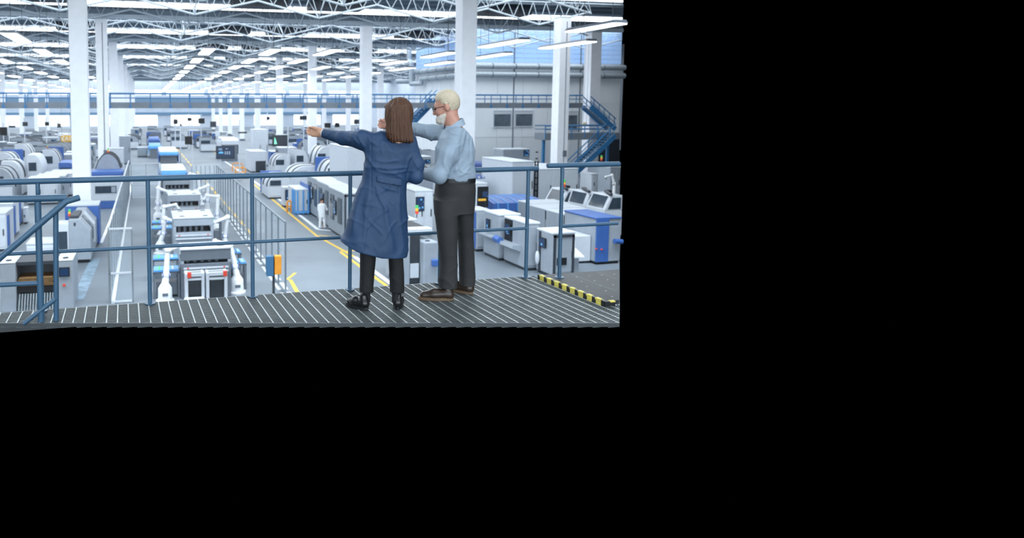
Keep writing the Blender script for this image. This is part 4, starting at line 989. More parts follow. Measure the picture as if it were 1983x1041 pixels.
for i, (x0, x1, yt, yb, lb) in enumerate(((1160, 1180, 316, 372, 'grey cabinet with amber lamp under the stair flight'), (1180, 1200, 322, 384, 'grey cabinet at the foot of the stairs'), (1144, 1160, 336, 376, 'white twin window unit before the stair flight'))):
    f = fbox(x0, x1, yt, yb); r = cabinet('stair_cabinet', lb, f[0], f[1], f[2], f[3], 1.5, M_grey if i < 2 else M_white, seams=2)
    if i == 0: signal_tower(r, .5, .5, f[3], 1.6)
rob('small white robot arm by the stair cabinets', 1188, 402, [(.0, 0, 1.7), (-.2, 0, 2.3), (-.7, 0, 2.2)], .9)
# ---------------------------------------------------------------- rows of machines behind: prototypes and copies
protos = []
def proto(kind):
    if kind == 0: r = cabinet('row_machine', 'x', -1.1, 1.1, 0, 2.3, 2.2, M_grey, seams=2, disp=(.75, .7, .7, .7), slots=2)
    elif kind == 1: r = cnc('row_machine', 'x', -1.4, 1.4, 0, 2.5, 2.8, 1, m=M_grey, bands=3)
    elif kind == 2: r = cnc('row_machine', 'x', -1.3, 1.3, 0, 2.2, 2.6, -1, m=M_mid, bands=2, blue=True)
    elif kind == 3: r = cabinet('row_machine', 'x', -.9, .9, 0, 2.9, 1.8, M_mid, seams=1, side_m=M_blue)
    elif kind == 4: r = cnc('row_machine', 'x', -1.6, 1.6, 0, 2.0, 3.0, 1, m=M_mid, bands=3, blue=False)
    else: r = cabinet('row_machine', 'x', -1.2, 1.2, 0, 1.6, 2.4, M_blue, seams=2)
    return r
K = ['pale grey two-door cabinet', 'pale grey round-hooded machine with dark bands', 'mid grey machine with blue back', 'tall grey cabinet with a blue side', 'low grey round-hooded machine', 'low blue cabinet with white cover']
protos = [proto(k) for k in range(6)]; pused = [False] * 6
def put(k, x, y, zone, grp, s=1.):
    o = protos[k] if not pused[k] else copy_tree(protos[k]); pused[k] = True
    o.location = (x + {0: -1.1, 3: -.9, 5: -1.2}.get(k, 0.) * s, y, FLOOR); o.scale = (s, s, s); o['label'] = K[k] + ' ' + zone; o['group'] = K[k] + ' ' + grp
EX_BOX = []
for o in list(bpy.data.objects):
    if o.parent is None and o.get('category') in ('machine', 'conveyor', 'robot', 'table', 'cabinet', 'rack', 'tank', 'kiosk', 'column', 'trolley', 'gate', 'screen', 'pole', 'glass screen', 'staircase', 'ladder') and o not in protos:
        bb = []
        for c in o.children:
            if c.type == 'MESH':
                L_ = o.matrix_basis @ c.matrix_local
                bb += [L_ @ Vector(v) for v in c.bound_box]
        if bb: EX_BOX.append((min(b.x for b in bb) - .2, max(b.x for b in bb) + .2, min(b.y for b in bb) - .2, max(b.y for b in bb) + .2))
EX_BOX += [(FX - 4, FX + 7.0, 20, 110), (BX - 1.5, 80, BY - 9, 94)]
cnt = 0
def fill(xs, y0, y1, dy, zone, grp, lim=None):
    global cnt
    for x in xs:
        y = y0 + RND.uniform(0, 2)
        while y < y1:
            xx = x + RND.uniform(-.12, .12); k = RND.choice((0, 0, 1, 1, 1, 2, 3, 4, 4, 5))
            ok = all(not (xx - 1.75 < b[1] and xx + 1.75 > b[0] and y - .2 < b[3] and y + 3.3 > b[2]) for b in EX_BOX)
            pv = (Vector((xx, y, FLOOR + 2)) - CAM); u = pv.dot(RD) / pv.dot(HD)
            vis = -.47 < u < .445 and (lim is None or lim(xx, y))
            if ok and vis and cnt < 290: put(k, xx, y, zone, grp, RND.uniform(.9, 1.0)); cnt += 1; EX_BOX.append((xx - 1.62, xx + 1.62, y - .1, y + 3.3))
            y += dy + RND.uniform(0, 1.2)
fill([-7.6, -11.2, -14.8, -18.4, -22.0, -25.6, -29.2], 50, 88, 3.7, 'in the crowded rows left of the broad column', 'left rows')
fill([12.6, 16.2, 23.2, 26.8, 30.4], 50, 88, 3.7, 'in the rows right of the aisle', 'right rows')
fill([-7.6, -11.2, -14.8, -18.4, -22, -30.5, -34.1, -38, -42], 90, 150, 4.6, 'in the far left rows before the end wall', 'far left rows')
fill([9.5, 13.1, 23.5, 27.1, 30.7, 34.3, 38, 46.5, 51], 90, 150, 4.6, 'in the far right rows before the end wall', 'far right rows')
fill([-2.5, 1.5, 5.5], 120, 190, 12, 'at the far end of the middle aisle', 'far middle')
for k in range(6):
    if not pused[k]: put(k, -12 - 3 * k, 175, 'alone before the end wall', 'end')
print('row machines', cnt)

# ================================================================ people
class SDF:
    """distance field on a grid; soft unions of simple bodies, turned into one closed surface"""
    def __init__(s, lo, hi, h):
        s.h = h; s.lo = np.array(lo, float); n = np.ceil((np.array(hi) - s.lo) / h).astype(int) + 1
        s.ax = [s.lo[i] + h * np.arange(n[i]) for i in range(3)]; s.F = np.full(n, .5, np.float32)
    def sub(s, lo, hi):
        sl = []
        for i in range(3):
            a = max(0, int((lo[i] - s.lo[i]) / s.h)); b = min(len(s.ax[i]), int((hi[i] - s.lo[i]) / s.h) + 2); sl.append(slice(a, max(a, b)))
        g = np.meshgrid(*[s.ax[i][sl[i]] for i in range(3)], indexing='ij', sparse=True)
        return tuple(sl), g
    def put(s, sl, d, k):
        A = s.F[sl]
        if k > 0:
            hh = np.maximum(k - np.abs(A - d), 0) / k; s.F[sl] = np.minimum(A, d) - hh * hh * k * .25
        else: s.F[sl] = np.minimum(A, d)
    def cap(s, p0, p1, r0, r1=None, k=.02, sc=None):
        """tapered capsule; sc squashes the cross-section along axes"""
        p0, p1 = np.array(p0, float), np.array(p1, float); r1 = r0 if r1 is None else r1
        m = max(r0, r1) * 1.6 + k + .05; sl, (X, Y, Z) = s.sub(np.minimum(p0, p1) - m, np.maximum(p0, p1) + m)
        d = p1 - p0; L = max(float(d @ d), 1e-9)
        t = np.clip(((X - p0[0]) * d[0] + (Y - p0[1]) * d[1] + (Z - p0[2]) * d[2]) / L, 0, 1)
        q = [(X - p0[0]) - t * d[0], (Y - p0[1]) - t * d[1], (Z - p0[2]) - t * d[2]]
        if sc: q = [q[i] / sc[i] for i in range(3)]
        s.put(sl, (np.sqrt(q[0] ** 2 + q[1] ** 2 + q[2] ** 2) - (r0 + (r1 - r0) * t)).astype(np.float32), k); return s
    def ell(s, c, r, R=None, k=.02):
        r = np.array(r, float); m = r.max() + k + .04; sl, (X, Y, Z) = s.sub(np.array(c) - m, np.array(c) + m)
        q = [X - c[0], Y - c[1], Z - c[2]]
        if R is not None: q = [q[0] * R[i][0] + q[1] * R[i][1] + q[2] * R[i][2] for i in range(3)]
        n = np.sqrt(sum((q[i] / r[i]) ** 2 for i in range(3))); n2 = np.sqrt(sum((q[i] / r[i] ** 2) ** 2 for i in range(3)))
        s.put(sl, (n * (n - 1) / np.maximum(n2, 1e-6)).astype(np.float32), k); return s
    def loft(s, rings, k=.02, pw=2.3):
        """stack of ovals: rings (z, cx, cy, rx, ry)"""
        R = np.array(sorted(rings), float); m = .08 + k
        lo = [(R[:, 1] - R[:, 3]).min() - m, (R[:, 2] - R[:, 4]).min() - m, R[0, 0] - m]; hi = [(R[:, 1] + R[:, 3]).max() + m, (R[:, 2] + R[:, 4]).max() + m, R[-1, 0] + m]
        sl, (X, Y, Z) = s.sub(lo, hi); z = np.clip(Z, R[0, 0], R[-1, 0])
        cx, cy, rx, ry = [np.interp(z, R[:, 0], R[:, i]) for i in (1, 2, 3, 4)]
        n = (np.abs((X - cx) / rx) ** pw + np.abs((Y - cy) / ry) ** pw) ** (1 / pw)
        d = (n - 1) * np.minimum(rx, ry); dz = np.maximum(R[0, 0] - Z, Z - R[-1, 0])
        d = np.where(dz > 0, np.sqrt(np.maximum(d, 0) ** 2 + dz ** 2), np.maximum(d, dz))
        s.put(sl, d.astype(np.float32), k); return s
    def grid(s): return np.meshgrid(*s.ax, indexing='ij', sparse=True)
    def mesh(s, name, disp=None):
        F = s.F; ins = F < 0
        corners = [(i, j, k) for i in (0, 1) for j in (0, 1) for k in (0, 1)]
        nz = [n - 1 for n in F.shape]
        cs = [ins[i:i + nz[0], j:j + nz[1], k:k + nz[2]] for i, j, k in corners]
        anyi = np.logical_or.reduce(cs); alli = np.logical_and.reduce(cs); mk = anyi & ~alli
        idx = np.argwhere(mk); vid = np.full(mk.shape, -1, np.int64); vid[mk] = np.arange(len(idx))
        pos = np.zeros((len(idx), 3)); cnt = np.zeros(len(idx))
        for a in corners:
            for ax in range(3):
                if a[ax]: continue
                b = list(a); b[ax] = 1
                va = F[idx[:, 0] + a[0], idx[:, 1] + a[1], idx[:, 2] + a[2]]; vb = F[idx[:, 0] + b[0], idx[:, 1] + b[1], idx[:, 2] + b[2]]
                cr = (va < 0) != (vb < 0); t = np.where(cr, va / np.where(va == vb, 1, va - vb), 0)
                p = np.tile(np.array(a, float), (len(idx), 1)); p[:, ax] += t
                pos += p * cr[:, None]; cnt += cr
        V = s.lo + (idx + pos / cnt[:, None]) * s.h
        faces = []
        for ax in range(3):
            o1, o2 = [i for i in range(3) if i != ax]
            sl0 = [slice(None)] * 3; sl1 = [slice(None)] * 3; sl0[ax] = slice(0, -1); sl1[ax] = slice(1, None)
            A, B = ins[tuple(sl0)], ins[tuple(sl1)]
            for flip, msk in ((False, A & ~B), (True, ~A & B)):
                e = np.argwhere(msk); e = e[(e[:, o1] > 0) & (e[:, o2] > 0) & (e[:, o1] < nz[o1]) & (e[:, o2] < nz[o2])]
                q = []
                for d1, d2 in ((1, 1), (0, 1), (0, 0), (1, 0)):
                    c = e.copy(); c[:, o1] -= d1; c[:, o2] -= d2; q.append(vid[c[:, 0], c[:, 1], c[:, 2]])
                q = np.stack(q, 1)
                if flip ^ (ax == 1): q = q[:, ::-1]
                faces.append(q)
        Fc = np.concatenate(faces); Fc = Fc[(Fc >= 0).all(1)]
        if disp is not None: V = disp(V)
        me = bpy.data.meshes.new(name); me.vertices.add(len(V)); me.vertices.foreach_set('co', V.astype(np.float32).ravel())
        me.loops.add(len(Fc) * 4); me.loops.foreach_set('vertex_index', Fc.astype(np.int32).ravel())
        me.polygons.add(len(Fc)); me.polygons.foreach_set('loop_start', np.arange(0, len(Fc) * 4, 4, dtype=np.int32))
        me.update(calc_edges=True); me.validate(); me.shade_smooth()
        return me
M_skin = mat('skin', (205, 158, 132), .5, ns=30, na=.07, bump=.04, bs=200)
M_skin2 = mat('ruddy_skin', (198, 146, 128), .5, ns=30, na=.09, bump=.05, bs=200)
M_coat = mat('navy_coat_cloth', (34, 64, 100), .6, ns=5, na=.10, bump=.18, bs=160)
M_shirt = mat('pale_blue_shirt', (148, 166, 184), .7, ns=6, na=.05, bump=.12, bs=180)
M_trou = mat('black_trouser_cloth', (22, 23, 26), .75, ns=8, na=.2, bump=.15, bs=200)
M_trou2 = mat('charcoal_trouser_cloth', (44, 45, 47), .75, ns=8, na=.16, bump=.15, bs=200)
M_shoe = mat('black_leather', (26, 26, 29), .3, ns=10, na=.2, bump=.05)
M_shoe2 = mat('brown_leather', (56, 45, 38), .35, ns=10, na=.3, bump=.06)
M_sole = mat('shoe_sole', (104, 84, 62), .6, ns=10, na=.2)
M_hair = mat('brown_hair', (86, 56, 38), .55, ns=60, na=.5, stretch=(3.5, 3.5, .12), bump=.5, bs=60)
M_hairg = mat('grey_blond_hair', (200, 187, 164), .6, ns=90, na=.08, bump=.12, bs=220)
M_beard = mat('white_beard', (212, 205, 194), .7, ns=90, na=.15, bump=.15, bs=220)
M_eye = mat('eye', (60, 50, 45), .2); M_lip = mat('lips', (176, 100, 92), .5)
M_wcoat = mat('white_coverall', (236, 240, 245), .7, ns=5, na=.04)
def folds(V, amp, seeds, mask=None):
    """cloth folds: ridged waves along given directions"""
    out = V.copy(); d = np.zeros(len(V))
    for i, (dx, dy, dz, fr, ph, a) in enumerate(seeds):
        x, y, z = V[:, 0], V[:, 1], V[:, 2]
        wx = x + .05 * np.sin(9 * z + 5 * y + ph) + .03 * np.sin(17 * x - 11 * z + 2 * ph); wz = z + .06 * np.sin(8 * x + 6 * y + 1.7 * ph) + .02 * np.sin(23 * x + 13 * z)
        wv = wx * dx + y * dy + wz * dz
        mod = np.clip(np.sin(wx * 8.3 + ph * 3 + 3 * y) * np.sin(wz * 6.1 + ph * 2.1) + .25 * np.sin(31 * x + 19 * z), 0, 1) ** 1.2
        d += a * mod * (1 - np.abs(np.sin(wv * fr * .6 + ph))) ** 3
    return d * amp
class Person:
    def __init__(s, label, px, py, z=0.):
        s.G = gp(px, py, z); s.d0 = (s.G - CAM).dot(HD)
        s.root = thing('person', label, 'person', s.G, -YAW)
    def P(s, px, py, w=0.):
        q = atD(px, py, s.d0 + w) - s.G
        return np.array((q.dot(RD), q.dot(HD), q.z))
    def ring(s, py, xl, xr_, wc, wh):
        a, b = s.P(xl, py, wc), s.P(xr_, py, wc)
        return (a[2], (a[0] + b[0]) / 2, wc, (b[0] - a[0]) / 2, wh)
    def add(s, name, me, m): return link(name, me, m, s.root)
def ridge(per, V, segs, wlim=9.):
    """single cloth creases drawn on the side that faces the gallery: (x0, y0, x1, y1, width m, height m) in pixels"""
    d = np.zeros(len(V))
    for x0, y0, x1, y1, wd, a in segs:
        p, q_ = per.P(x0, y0, 0.), per.P(x1, y1, 0.); e = np.array((q_[0] - p[0], q_[2] - p[2])); L_ = np.linalg.norm(e); e /= L_
        ux, uz = V[:, 0] - p[0], V[:, 2] - p[2]; t = (ux * e[0] + uz * e[1]) / L_; dist = np.abs(-ux * e[1] + uz * e[0] + .012 * np.sin(t * 5.))
        d += .75 * a * np.exp(-(dist / wd) ** 2) * np.clip(np.sin(np.clip(t, 0, 1) * math.pi) * 1.6, 0, 1) * (V[:, 1] < wlim)
    return d
def normals_disp(sd, fn):
    """push vertices along the field gradient"""
    def f(V):
        me_h = sd.h; g = np.gradient(sd.F); ii = np.clip(((V - sd.lo) / me_h).round().astype(int), 0, np.array(sd.F.shape) - 1)
        n = np.stack([g[i][ii[:, 0], ii[:, 1], ii[:, 2]] for i in range(3)], 1); n /= np.linalg.norm(n, axis=1)[:, None] + 1e-9
        return V + n * fn(V)[:, None]
    return f
def frame(fwd, up=(0, 0, 1)):
    f = Vector(fwd).normalized(); u = Vector(up); u = (u - f * u.dot(f)).normalized(); r = f.cross(u)
    return r, f, u
def head(sd, c, fwd, s=1., up=(0, 0, 1)):
    """head in the field: c is the middle of the skull"""
    r, f, u = frame(fwd, up); c = Vector(c); R = [list(r), list(f), list(u)]
    def q(x, y, z): return np.array(c + r * x * s + f * y * s + u * z * s)
    sd.ell(q(0, -.012, .022), (.076 * s, .098 * s, .098 * s), R, .0)
    sd.ell(q(0, .030, -.050), (.060 * s, .068 * s, .075 * s), R, .05)
    sd.ell(q(0, .068, -.095), (.030 * s, .026 * s, .022 * s), R, .04)
    sd.cap(q(0, .088, .010), q(0, .112, -.030), .010 * s, .015 * s, .015); sd.cap(q(-.03, .080, .026), q(.03, .080, .026), .012 * s, .012 * s, .02)
    for x in (-1, 1):
        sd.ell(q(x * .081, -.008, -.008), (.014 * s, .021 * s, .034 * s), R, .005); sd.ell(q(x * .042, .066, -.030), (.022 * s, .02 * s, .02 * s), R, .03)
    sd.cap(q(-.018, .090, -.062), q(.018, .090, -.062), .008 * s, .008 * s, .012)
    return q, R, (r, f, u)
def hand(sd, wrist, knuck, side, tips, thumb, r=.0085):
    """palm from wrist to knuckles; five fingers with a bend; tips are (middle joint, tip) points"""
    wrist, knuck, side = np.array(wrist), np.array(knuck), np.array(side) / np.linalg.norm(side)
    for i in range(4):
        o = side * (.033 - .022 * i); sd.cap(wrist + o * .7, knuck + o, .017, .0135, .012)
        mid, tip = tips[i]; sd.cap(knuck + o, mid, r * 1.15, r, .005); sd.cap(mid, tip, r, r * .85, .004)
    sd.cap(wrist + side * .02, thumb[0], .016, .0125, .012); sd.cap(thumb[0], thumb[1], .0115, .009, .005)
def shoe(P_, heel, toe, hgt, wd, m, sole_m):
    """low leather shoe from heel to toe points on the ground (local)"""
    heel, toe = np.array(heel), np.array(toe); d = toe - heel; L = np.linalg.norm(d); t = d / L; n = np.array((-t[1], t[0], 0))
    lo = np.minimum(heel, toe) - .1; hi = np.maximum(heel, toe) + .1; lo[2] = heel[2] - .02; hi[2] = heel[2] + .22
    sd = SDF(lo, hi, .006); u = np.array((0, 0, 1.))
    sd.cap(heel + t * .04 + u * .055, heel + t * .05 + u * hgt, wd * .80, wd * .72, .03)
    sd.cap(heel + t * .04 + u * .05, heel + t * (L * .55) + u * .055, wd * .85, wd * .95, .03); sd.cap(heel + t * (L * .55) + u * .045, heel + t * (L - .045) + u * .038, wd, wd * .72, .03)
    X, Y, Z = sd.grid(); sd.F = np.maximum(sd.F, (heel[2] + .022) - Z + 0 * X + 0 * Y).astype(np.float32)
    sd.F = np.maximum(sd.F, Z - (heel[2] + hgt + .0) + 0 * X + 0 * Y).astype(np.float32)
    o = P_.add('shoe', sd.mesh('shoe'), m)
    so = MB(); pts = []
    for i in range(20):
        a = 2 * math.pi * i / 20; x = math.cos(a); y = math.sin(a)
        along = L * .5 + x * L * .51; wid = wd * (1.02 if x > -.1 else .9) * (1.0 if abs(x) < .8 else .95) * y
        p = heel + t * along + n * wid; pts.append((p[0], p[1]))
    so.prism(pts, heel[2] + .001, heel[2] + .026, 'z').build('sole', sole_m, o)
    lc = MB()
    for j in range(3):
        c = heel + t * (L * (.42 + .08 * j)) + u * (.105 - .012 * j); lc.tube(c - n * .022, c + n * .022, .003, n=6)
    lc.build('laces', M_black, o)
    return o
# ---------------------------------------------------------------- woman
Wn = Person('woman in a long navy work coat with brown hair, pointing with her left arm', 735, 597); P = Wn.P
def lower_leg(sd, hip, knee, ank, r): sd.cap(hip, knee, r[0] * .72, r[1] * .8, .03); sd.cap(knee, ank, r[1] * .8, r[2], .03)
b0, b1 = np.array((-.85, -.45, 0.)), np.array((.55, .75, 1.78))
sd = SDF(b0, b1, .007)
hc = P(769, 222, .02); fw = np.array((-.80, .60, -.06))
q, R, (hr, hf, hu) = head(sd, hc, fw, 1.0)
sd.cap(P(769, 240, .03), P(767, 261, .06), .046, .042, .03)
sd.loft([Wn.ring(y, a, b, .02, .085) for y, a, b in ((272, 740, 795), (300, 728, 790), (345, 715, 776), (385, 708, 780), (420, 700, 782))], .04)
lw, lk = P(621, 257, .36), P(606, 254.5, .42)
sd.cap(P(722, 268, .02), P(668, 267, .18), .045, .038, .03); sd.cap(P(668, 267, .18), lw, .036, .026, .02)
hand(sd, lw, lk, (.15, .0, .9), [(P(598, 249, .475), P(594, 252, .47)), (P(596, 252, .47), P(593.5, 256, .455)), (P(597, 256, .46), P(595.5, 259, .445)), (P(599, 259, .45), P(598, 261.5, .435))], (P(606, 246.5, .40), P(598, 246, .44)))
sd.cap(P(800, 288, .02), P(808, 340, -.01), .045, .038, .03); rw = P(782, 338, .24); sd.cap(P(808, 340, -.01), rw, .036, .026, .02)
rk = P(770, 336, .30); hand(sd, rw, rk, (.1, .1, .9), [(rk + np.array((-.03, .03, .03)), rk + np.array((-.05, .03, .02))), (rk + np.array((-.035, .035, .008)), rk + np.array((-.055, .03, 0))), (rk + np.array((-.035, .03, -.015)), rk + np.array((-.05, .025, -.02))), (rk + np.array((-.03, .025, -.035)), rk + np.array((-.045, .02, -.04)))], (rw + np.array((-.03, 0, .04)), rw + np.array((-.055, .02, .045))))
lower_leg(sd, P(724, 430, .02), P(712, 505, .0), P(709, 583, .0), (.075, .052, .026)); lower_leg(sd, P(766, 430, .02), P(768, 505, .0), P(768, 583, .0), (.075, .052, .026))
Wn.add('body', sd.mesh('woman_body'), M_skin)
for x in (-1, 1): o = Wn.add('eye', MB().ball(q(x * .031, .084, .004), .011, 10, 8).mesh('eye', 60), M_eye)
Wn.add('lips', MB().ball(q(0, .098, -.062), (.018, .012, .008), 10, 6).mesh('lips', 60), M_lip)
# hair
sd = SDF(np.array(hc) - .24, np.array(hc) + np.array((.24, .24, .2)), .006)
sd.ell(q(0, -.022, .034), (.092, .108, .106), R, .0)
rg = [Wn.ring(y, a, b, w_, h_) for y, a, b, w_, h_ in ((205, 747, 791, .005, .098), (222, 745, 795, -.01, .096), (240, 748, 797, -.035, .082), (256, 748, 799, -.05, .066), (266, 752, 800, -.06, .055), (272, 757, 800, -.065, .045))]
sd.loft(rg, .05, 2.2)
fa = np.array(hf); X, Y, Z = sd.grid(); fx = (X - hc[0]) * fa[0] + (Y - hc[1]) * fa[1] + (Z - hc[2]) * fa[2]
upz = (Z - hc[2]) + 0 * X + 0 * Y
sidew = np.abs((X - hc[0]) * hr[0] + (Y - hc[1]) * hr[1] + 0 * Z)
cut = np.where(upz > .055, -1., fx - (.052 + np.clip(sidew - .02, 0, 1) * .2)); sd.F = np.maximum(sd.F, np.minimum(cut, .05)).astype(np.float32)
def strands(V):
    a = np.arctan2(V[:, 1] - hc[1], V[:, 0] - hc[0]); k = np.clip((hc[2] + .12 - V[:, 2]) / .2, .15, 1)
    return k * (.004 * np.sin(a * 34 + 2 * np.sin(V[:, 2] * 9)) + .003 * np.sin(a * 71 + V[:, 2] * 5)) + .003 * np.sin(a * 12 + V[:, 2] * 8)
def hairdisp(V):
    V = normals_disp(sd, strands)(V); low = V[:, 2] < hc[2] - .16; a = np.arctan2(V[:, 1] - hc[1], V[:, 0] - hc[0])
    V[:, 2] -= np.where(low, .012 * np.abs(np.sin(a * 17)) + .008 * np.sin(a * 41), 0); return V
Wn.add('hair', sd.mesh('woman_hair', hairdisp), M_hair)
# coat
sd = SDF((-.62, -.40, .38), (.48, .62, 1.52), .0075)
RG = ((266, 733, 797, .03, .06), (274, 716, 804, .03, .10), (290, 707, 806, .03, .125), (315, 705, 797, .03, .13), (345, 700, 789, .03, .125), (375, 690, 788, .035, .14), (410, 678, 788, .04, .16), (450, 664, 788, .05, .18), (475, 654, 788, .05, .19), (505, 647, 788, .05, .20))
sd.loft([Wn.ring(*r_) for r_ in RG], .0, 2.4)
sd.cap(P(724, 274, .03), P(700, 270, .07), .082, .083, .05); sd.cap(P(700, 270, .07), P(664, 267, .20), .083, .064, .03); sd.cap(P(664, 267, .20), P(629, 258.5, .34), .064, .047, .02)
sd.cap(P(795, 290, .03), P(807, 318, -.0), .066, .064, .05); sd.cap(P(807, 318, .0), P(806, 343, -.02), .064, .060, .03); sd.cap(P(806, 343, -.02), P(784, 338, .2), .06, .05, .02)
sd.cap(P(742, 264, .03), P(796, 268, .03), .045, .04, .05)
X, Y, Z = sd.grid()
hx = [P(x, y, .05) for x, y in ((640, 452), (656, 463), (690, 480), (735, 491), (782, 494.5), (800, 494.5))]
hem = np.interp(X[:, 0, 0], [p[0] for p in hx], [p[2] for p in hx])[:, None, None]
sd.F = np.maximum(sd.F, hem - Z + 0 * Y).astype(np.float32)
cu0, cu1 = P(629, 258.5, .34), P(664, 267, .20); cd_ = (cu1 - cu0) / np.linalg.norm(cu1 - cu0)
sd.F = np.maximum(sd.F, (-((X - cu0[0]) * cd_[0] + (Y - cu0[1]) * cd_[1] + (Z - cu0[2]) * cd_[2]) - .012)).astype(np.float32)
CF = sd.F.copy()
CR = [(722, 306, 776, 313, .010, .008), (716, 318, 792, 327, .012, .010), (728, 329, 798, 333, .010, .009), (706, 288, 728, 334, .012, .010), (800, 296, 780, 330, .012, .009), (727, 352, 744, 410, .014, .012), (735, 352, 770, 372, .010, .008),
      (704, 352, 676, 455, .022, .020), (716, 360, 700, 476, .020, .012), (744, 380, 757, 488, .022, .014), (772, 360, 776, 490, .018, .012), (752, 400, 700, 440, .010, .006), (700, 400, 740, 455, .010, .006), (770, 420, 730, 470, .010, .006),
      (694, 252, 704, 292, .012, .012), (680, 254, 694, 284, .012, .010), (664, 256, 676, 280, .011, .008), (712, 262, 730, 286, .012, .008), (740, 270, 735, 300, .012, .006), (800, 300, 812, 335, .012, .008), (792, 330, 812, 322, .010, .008)]
def coatfold(V):
    d = folds(V, 1., [(.5, .1, 1., 26, .4, .010), (-.6, 0, 1., 22, 1.9, .010), (1., .2, .25, 16, 2.7, .008), (.3, .3, 1, 48, .9, .004)]) + ridge(Wn, V, CR, .1)
    z = V[:, 2]; x = V[:, 0]
    vert = .018 * np.clip((.95 - z) / .5, 0, 1) * (.4 + .6 * np.sin(x * 30 + 2.2 * z + .6 * np.sin(z * 7))) * (V[:, 1] < .1)
    seam = np.exp(-((x - (-.085 - .10 * np.clip(.95 - z, 0, 1))) / .006) ** 2) + .6 * np.exp(-((x - .14) / .006) ** 2) * (z > .9)
    return (d - .006 + vert - .004 * seam * (V[:, 1] < .05)) * np.clip((z - np.interp(x, [p[0] for p in hx], [p[2] for p in hx])) / .06, 0, 1)
Wn.add('coat', sd.mesh('coat', normals_disp(sd, coatfold)), M_coat)
def patch(src, cond, off, name, m, per):
    """a thin raised piece lying on a garment where cond is negative"""
    t = SDF((0, 0, 0), (.01, .01, .01), .01); t.lo, t.h, t.ax = src.lo, src.h, src.ax
    t.F = np.maximum(np.maximum(CF - off, -(CF + .012)), cond).astype(np.float32); return per.add(name, t.mesh(name), m)
ba, bb = P(727, 343, 0), P(776, 352, 0); sl = (bb[2] - ba[2]) / (bb[0] - ba[0]); zc = ba[2] + (X - ba[0]) * sl
cond = np.maximum(np.maximum(np.abs(Z - zc) - .028, np.maximum(ba[0] - X, X - bb[0])), Y - .0)
patch(sd, cond, .012, 'half_belt', M_coat, Wn)
nk = P(768, 266, .02); cond = np.maximum(np.abs(Z - nk[2] - .008) - .018, np.sqrt((X - nk[0]) ** 2 + (Y - nk[1]) ** 2) - .12)
col = MB(); cp = [nk + np.array((.075 * math.cos(a), .075 * math.sin(a), -.006 - .012 * math.sin(a))) for a in np.linspace(-math.pi * 1.35, math.pi * .35, 22)]
col.path(cp, .018, 8); Wn.add('collar', col.mesh('collar', 60), M_coat)
cf = MB(); cf.path([P(630, 258.5, .335), P(626, 258, .35)], .036, 14); Wn.add('shirt_cuff', cf.mesh('cuff', 60), M_wcoat)
# trousers, socks, shoes
sd = SDF((-.32, -.2, .10), (.3, .25, .78), .007)
sd.loft([Wn.ring(y, a, b, .01, h_) for y, a, b, h_ in ((440, 700, 736, .09), (487, 697, 729, .078), (530, 697, 725, .068), (564, 696, 722.5, .062))], .0); sd.loft([Wn.ring(y, a, b, .01, h_) for y, a, b, h_ in ((440, 738, 772, .09), (493, 752, 780, .074), (530, 754, 782.5, .068), (565, 755, 783, .062))], .02)
sd.loft([Wn.ring(y, a, b, .01, .10) for y, a, b in ((420, 704, 770), (448, 702, 772))], .04)
Wn.add('trousers', sd.mesh('trousers', normals_disp(sd, lambda V: folds(V, 1., [(.2, .1, 1, 30, .3, .006), (1, .3, .2, 40, 1., .004)]))), M_trou)
for x0, x1 in ((702, 717), (759, 775)):
    k = MB(); k.path([P((x0 + x1) / 2, 556, .0), P((x0 + x1) / 2, 584, .0)], (x1 - x0) / 2 * .0043, 14); Wn.add('sock', k.mesh('sock', 60), M_trou)
zf = np.array((0, 0, 1.))
def gnd(p): p = np.array(p); p[2] = 0; return p
def gl(per, px, py):
    q_ = gp(px, py, 0.) - per.G; return np.array((q_.dot(RD), q_.dot(HD), 0.))
h1, h2 = gl(Wn, 713, 601), gl(Wn, 769, 600)
shoe(Wn, h1, h1 + np.array((-.17, .17, 0)), .125, .042, M_shoe, M_black); shoe(Wn, h2, h2 + np.array((.05, .235, 0)), .125, .042, M_shoe, M_black)
# ---------------------------------------------------------------- man
Mn = Person('grey-haired bearded man in a pale blue shirt and charcoal trousers, pointing', 862, 580); P = Mn.P
sd = SDF((-.72, -.4, 0.), (.45, .75, 1.86), .007)
hc = P(865, 205, .06); fw = np.array((-.93, .30, -.30)); up_ = (-.28, .0, 1.)
q, R, (hr, hf, hu) = head(sd, hc, fw, 1.06, up_)
sd.cap(P(872, 224, .05), P(880, 250, .06), .064, .072, .03)
sd.loft([Mn.ring(y, a, b, .06, h_) for y, a, b, h_ in ((255, 862, 905, .10), (285, 855, 912, .12), (330, 850, 912, .12), (370, 850, 914, .12), (400, 852, 914, .12))], .04)
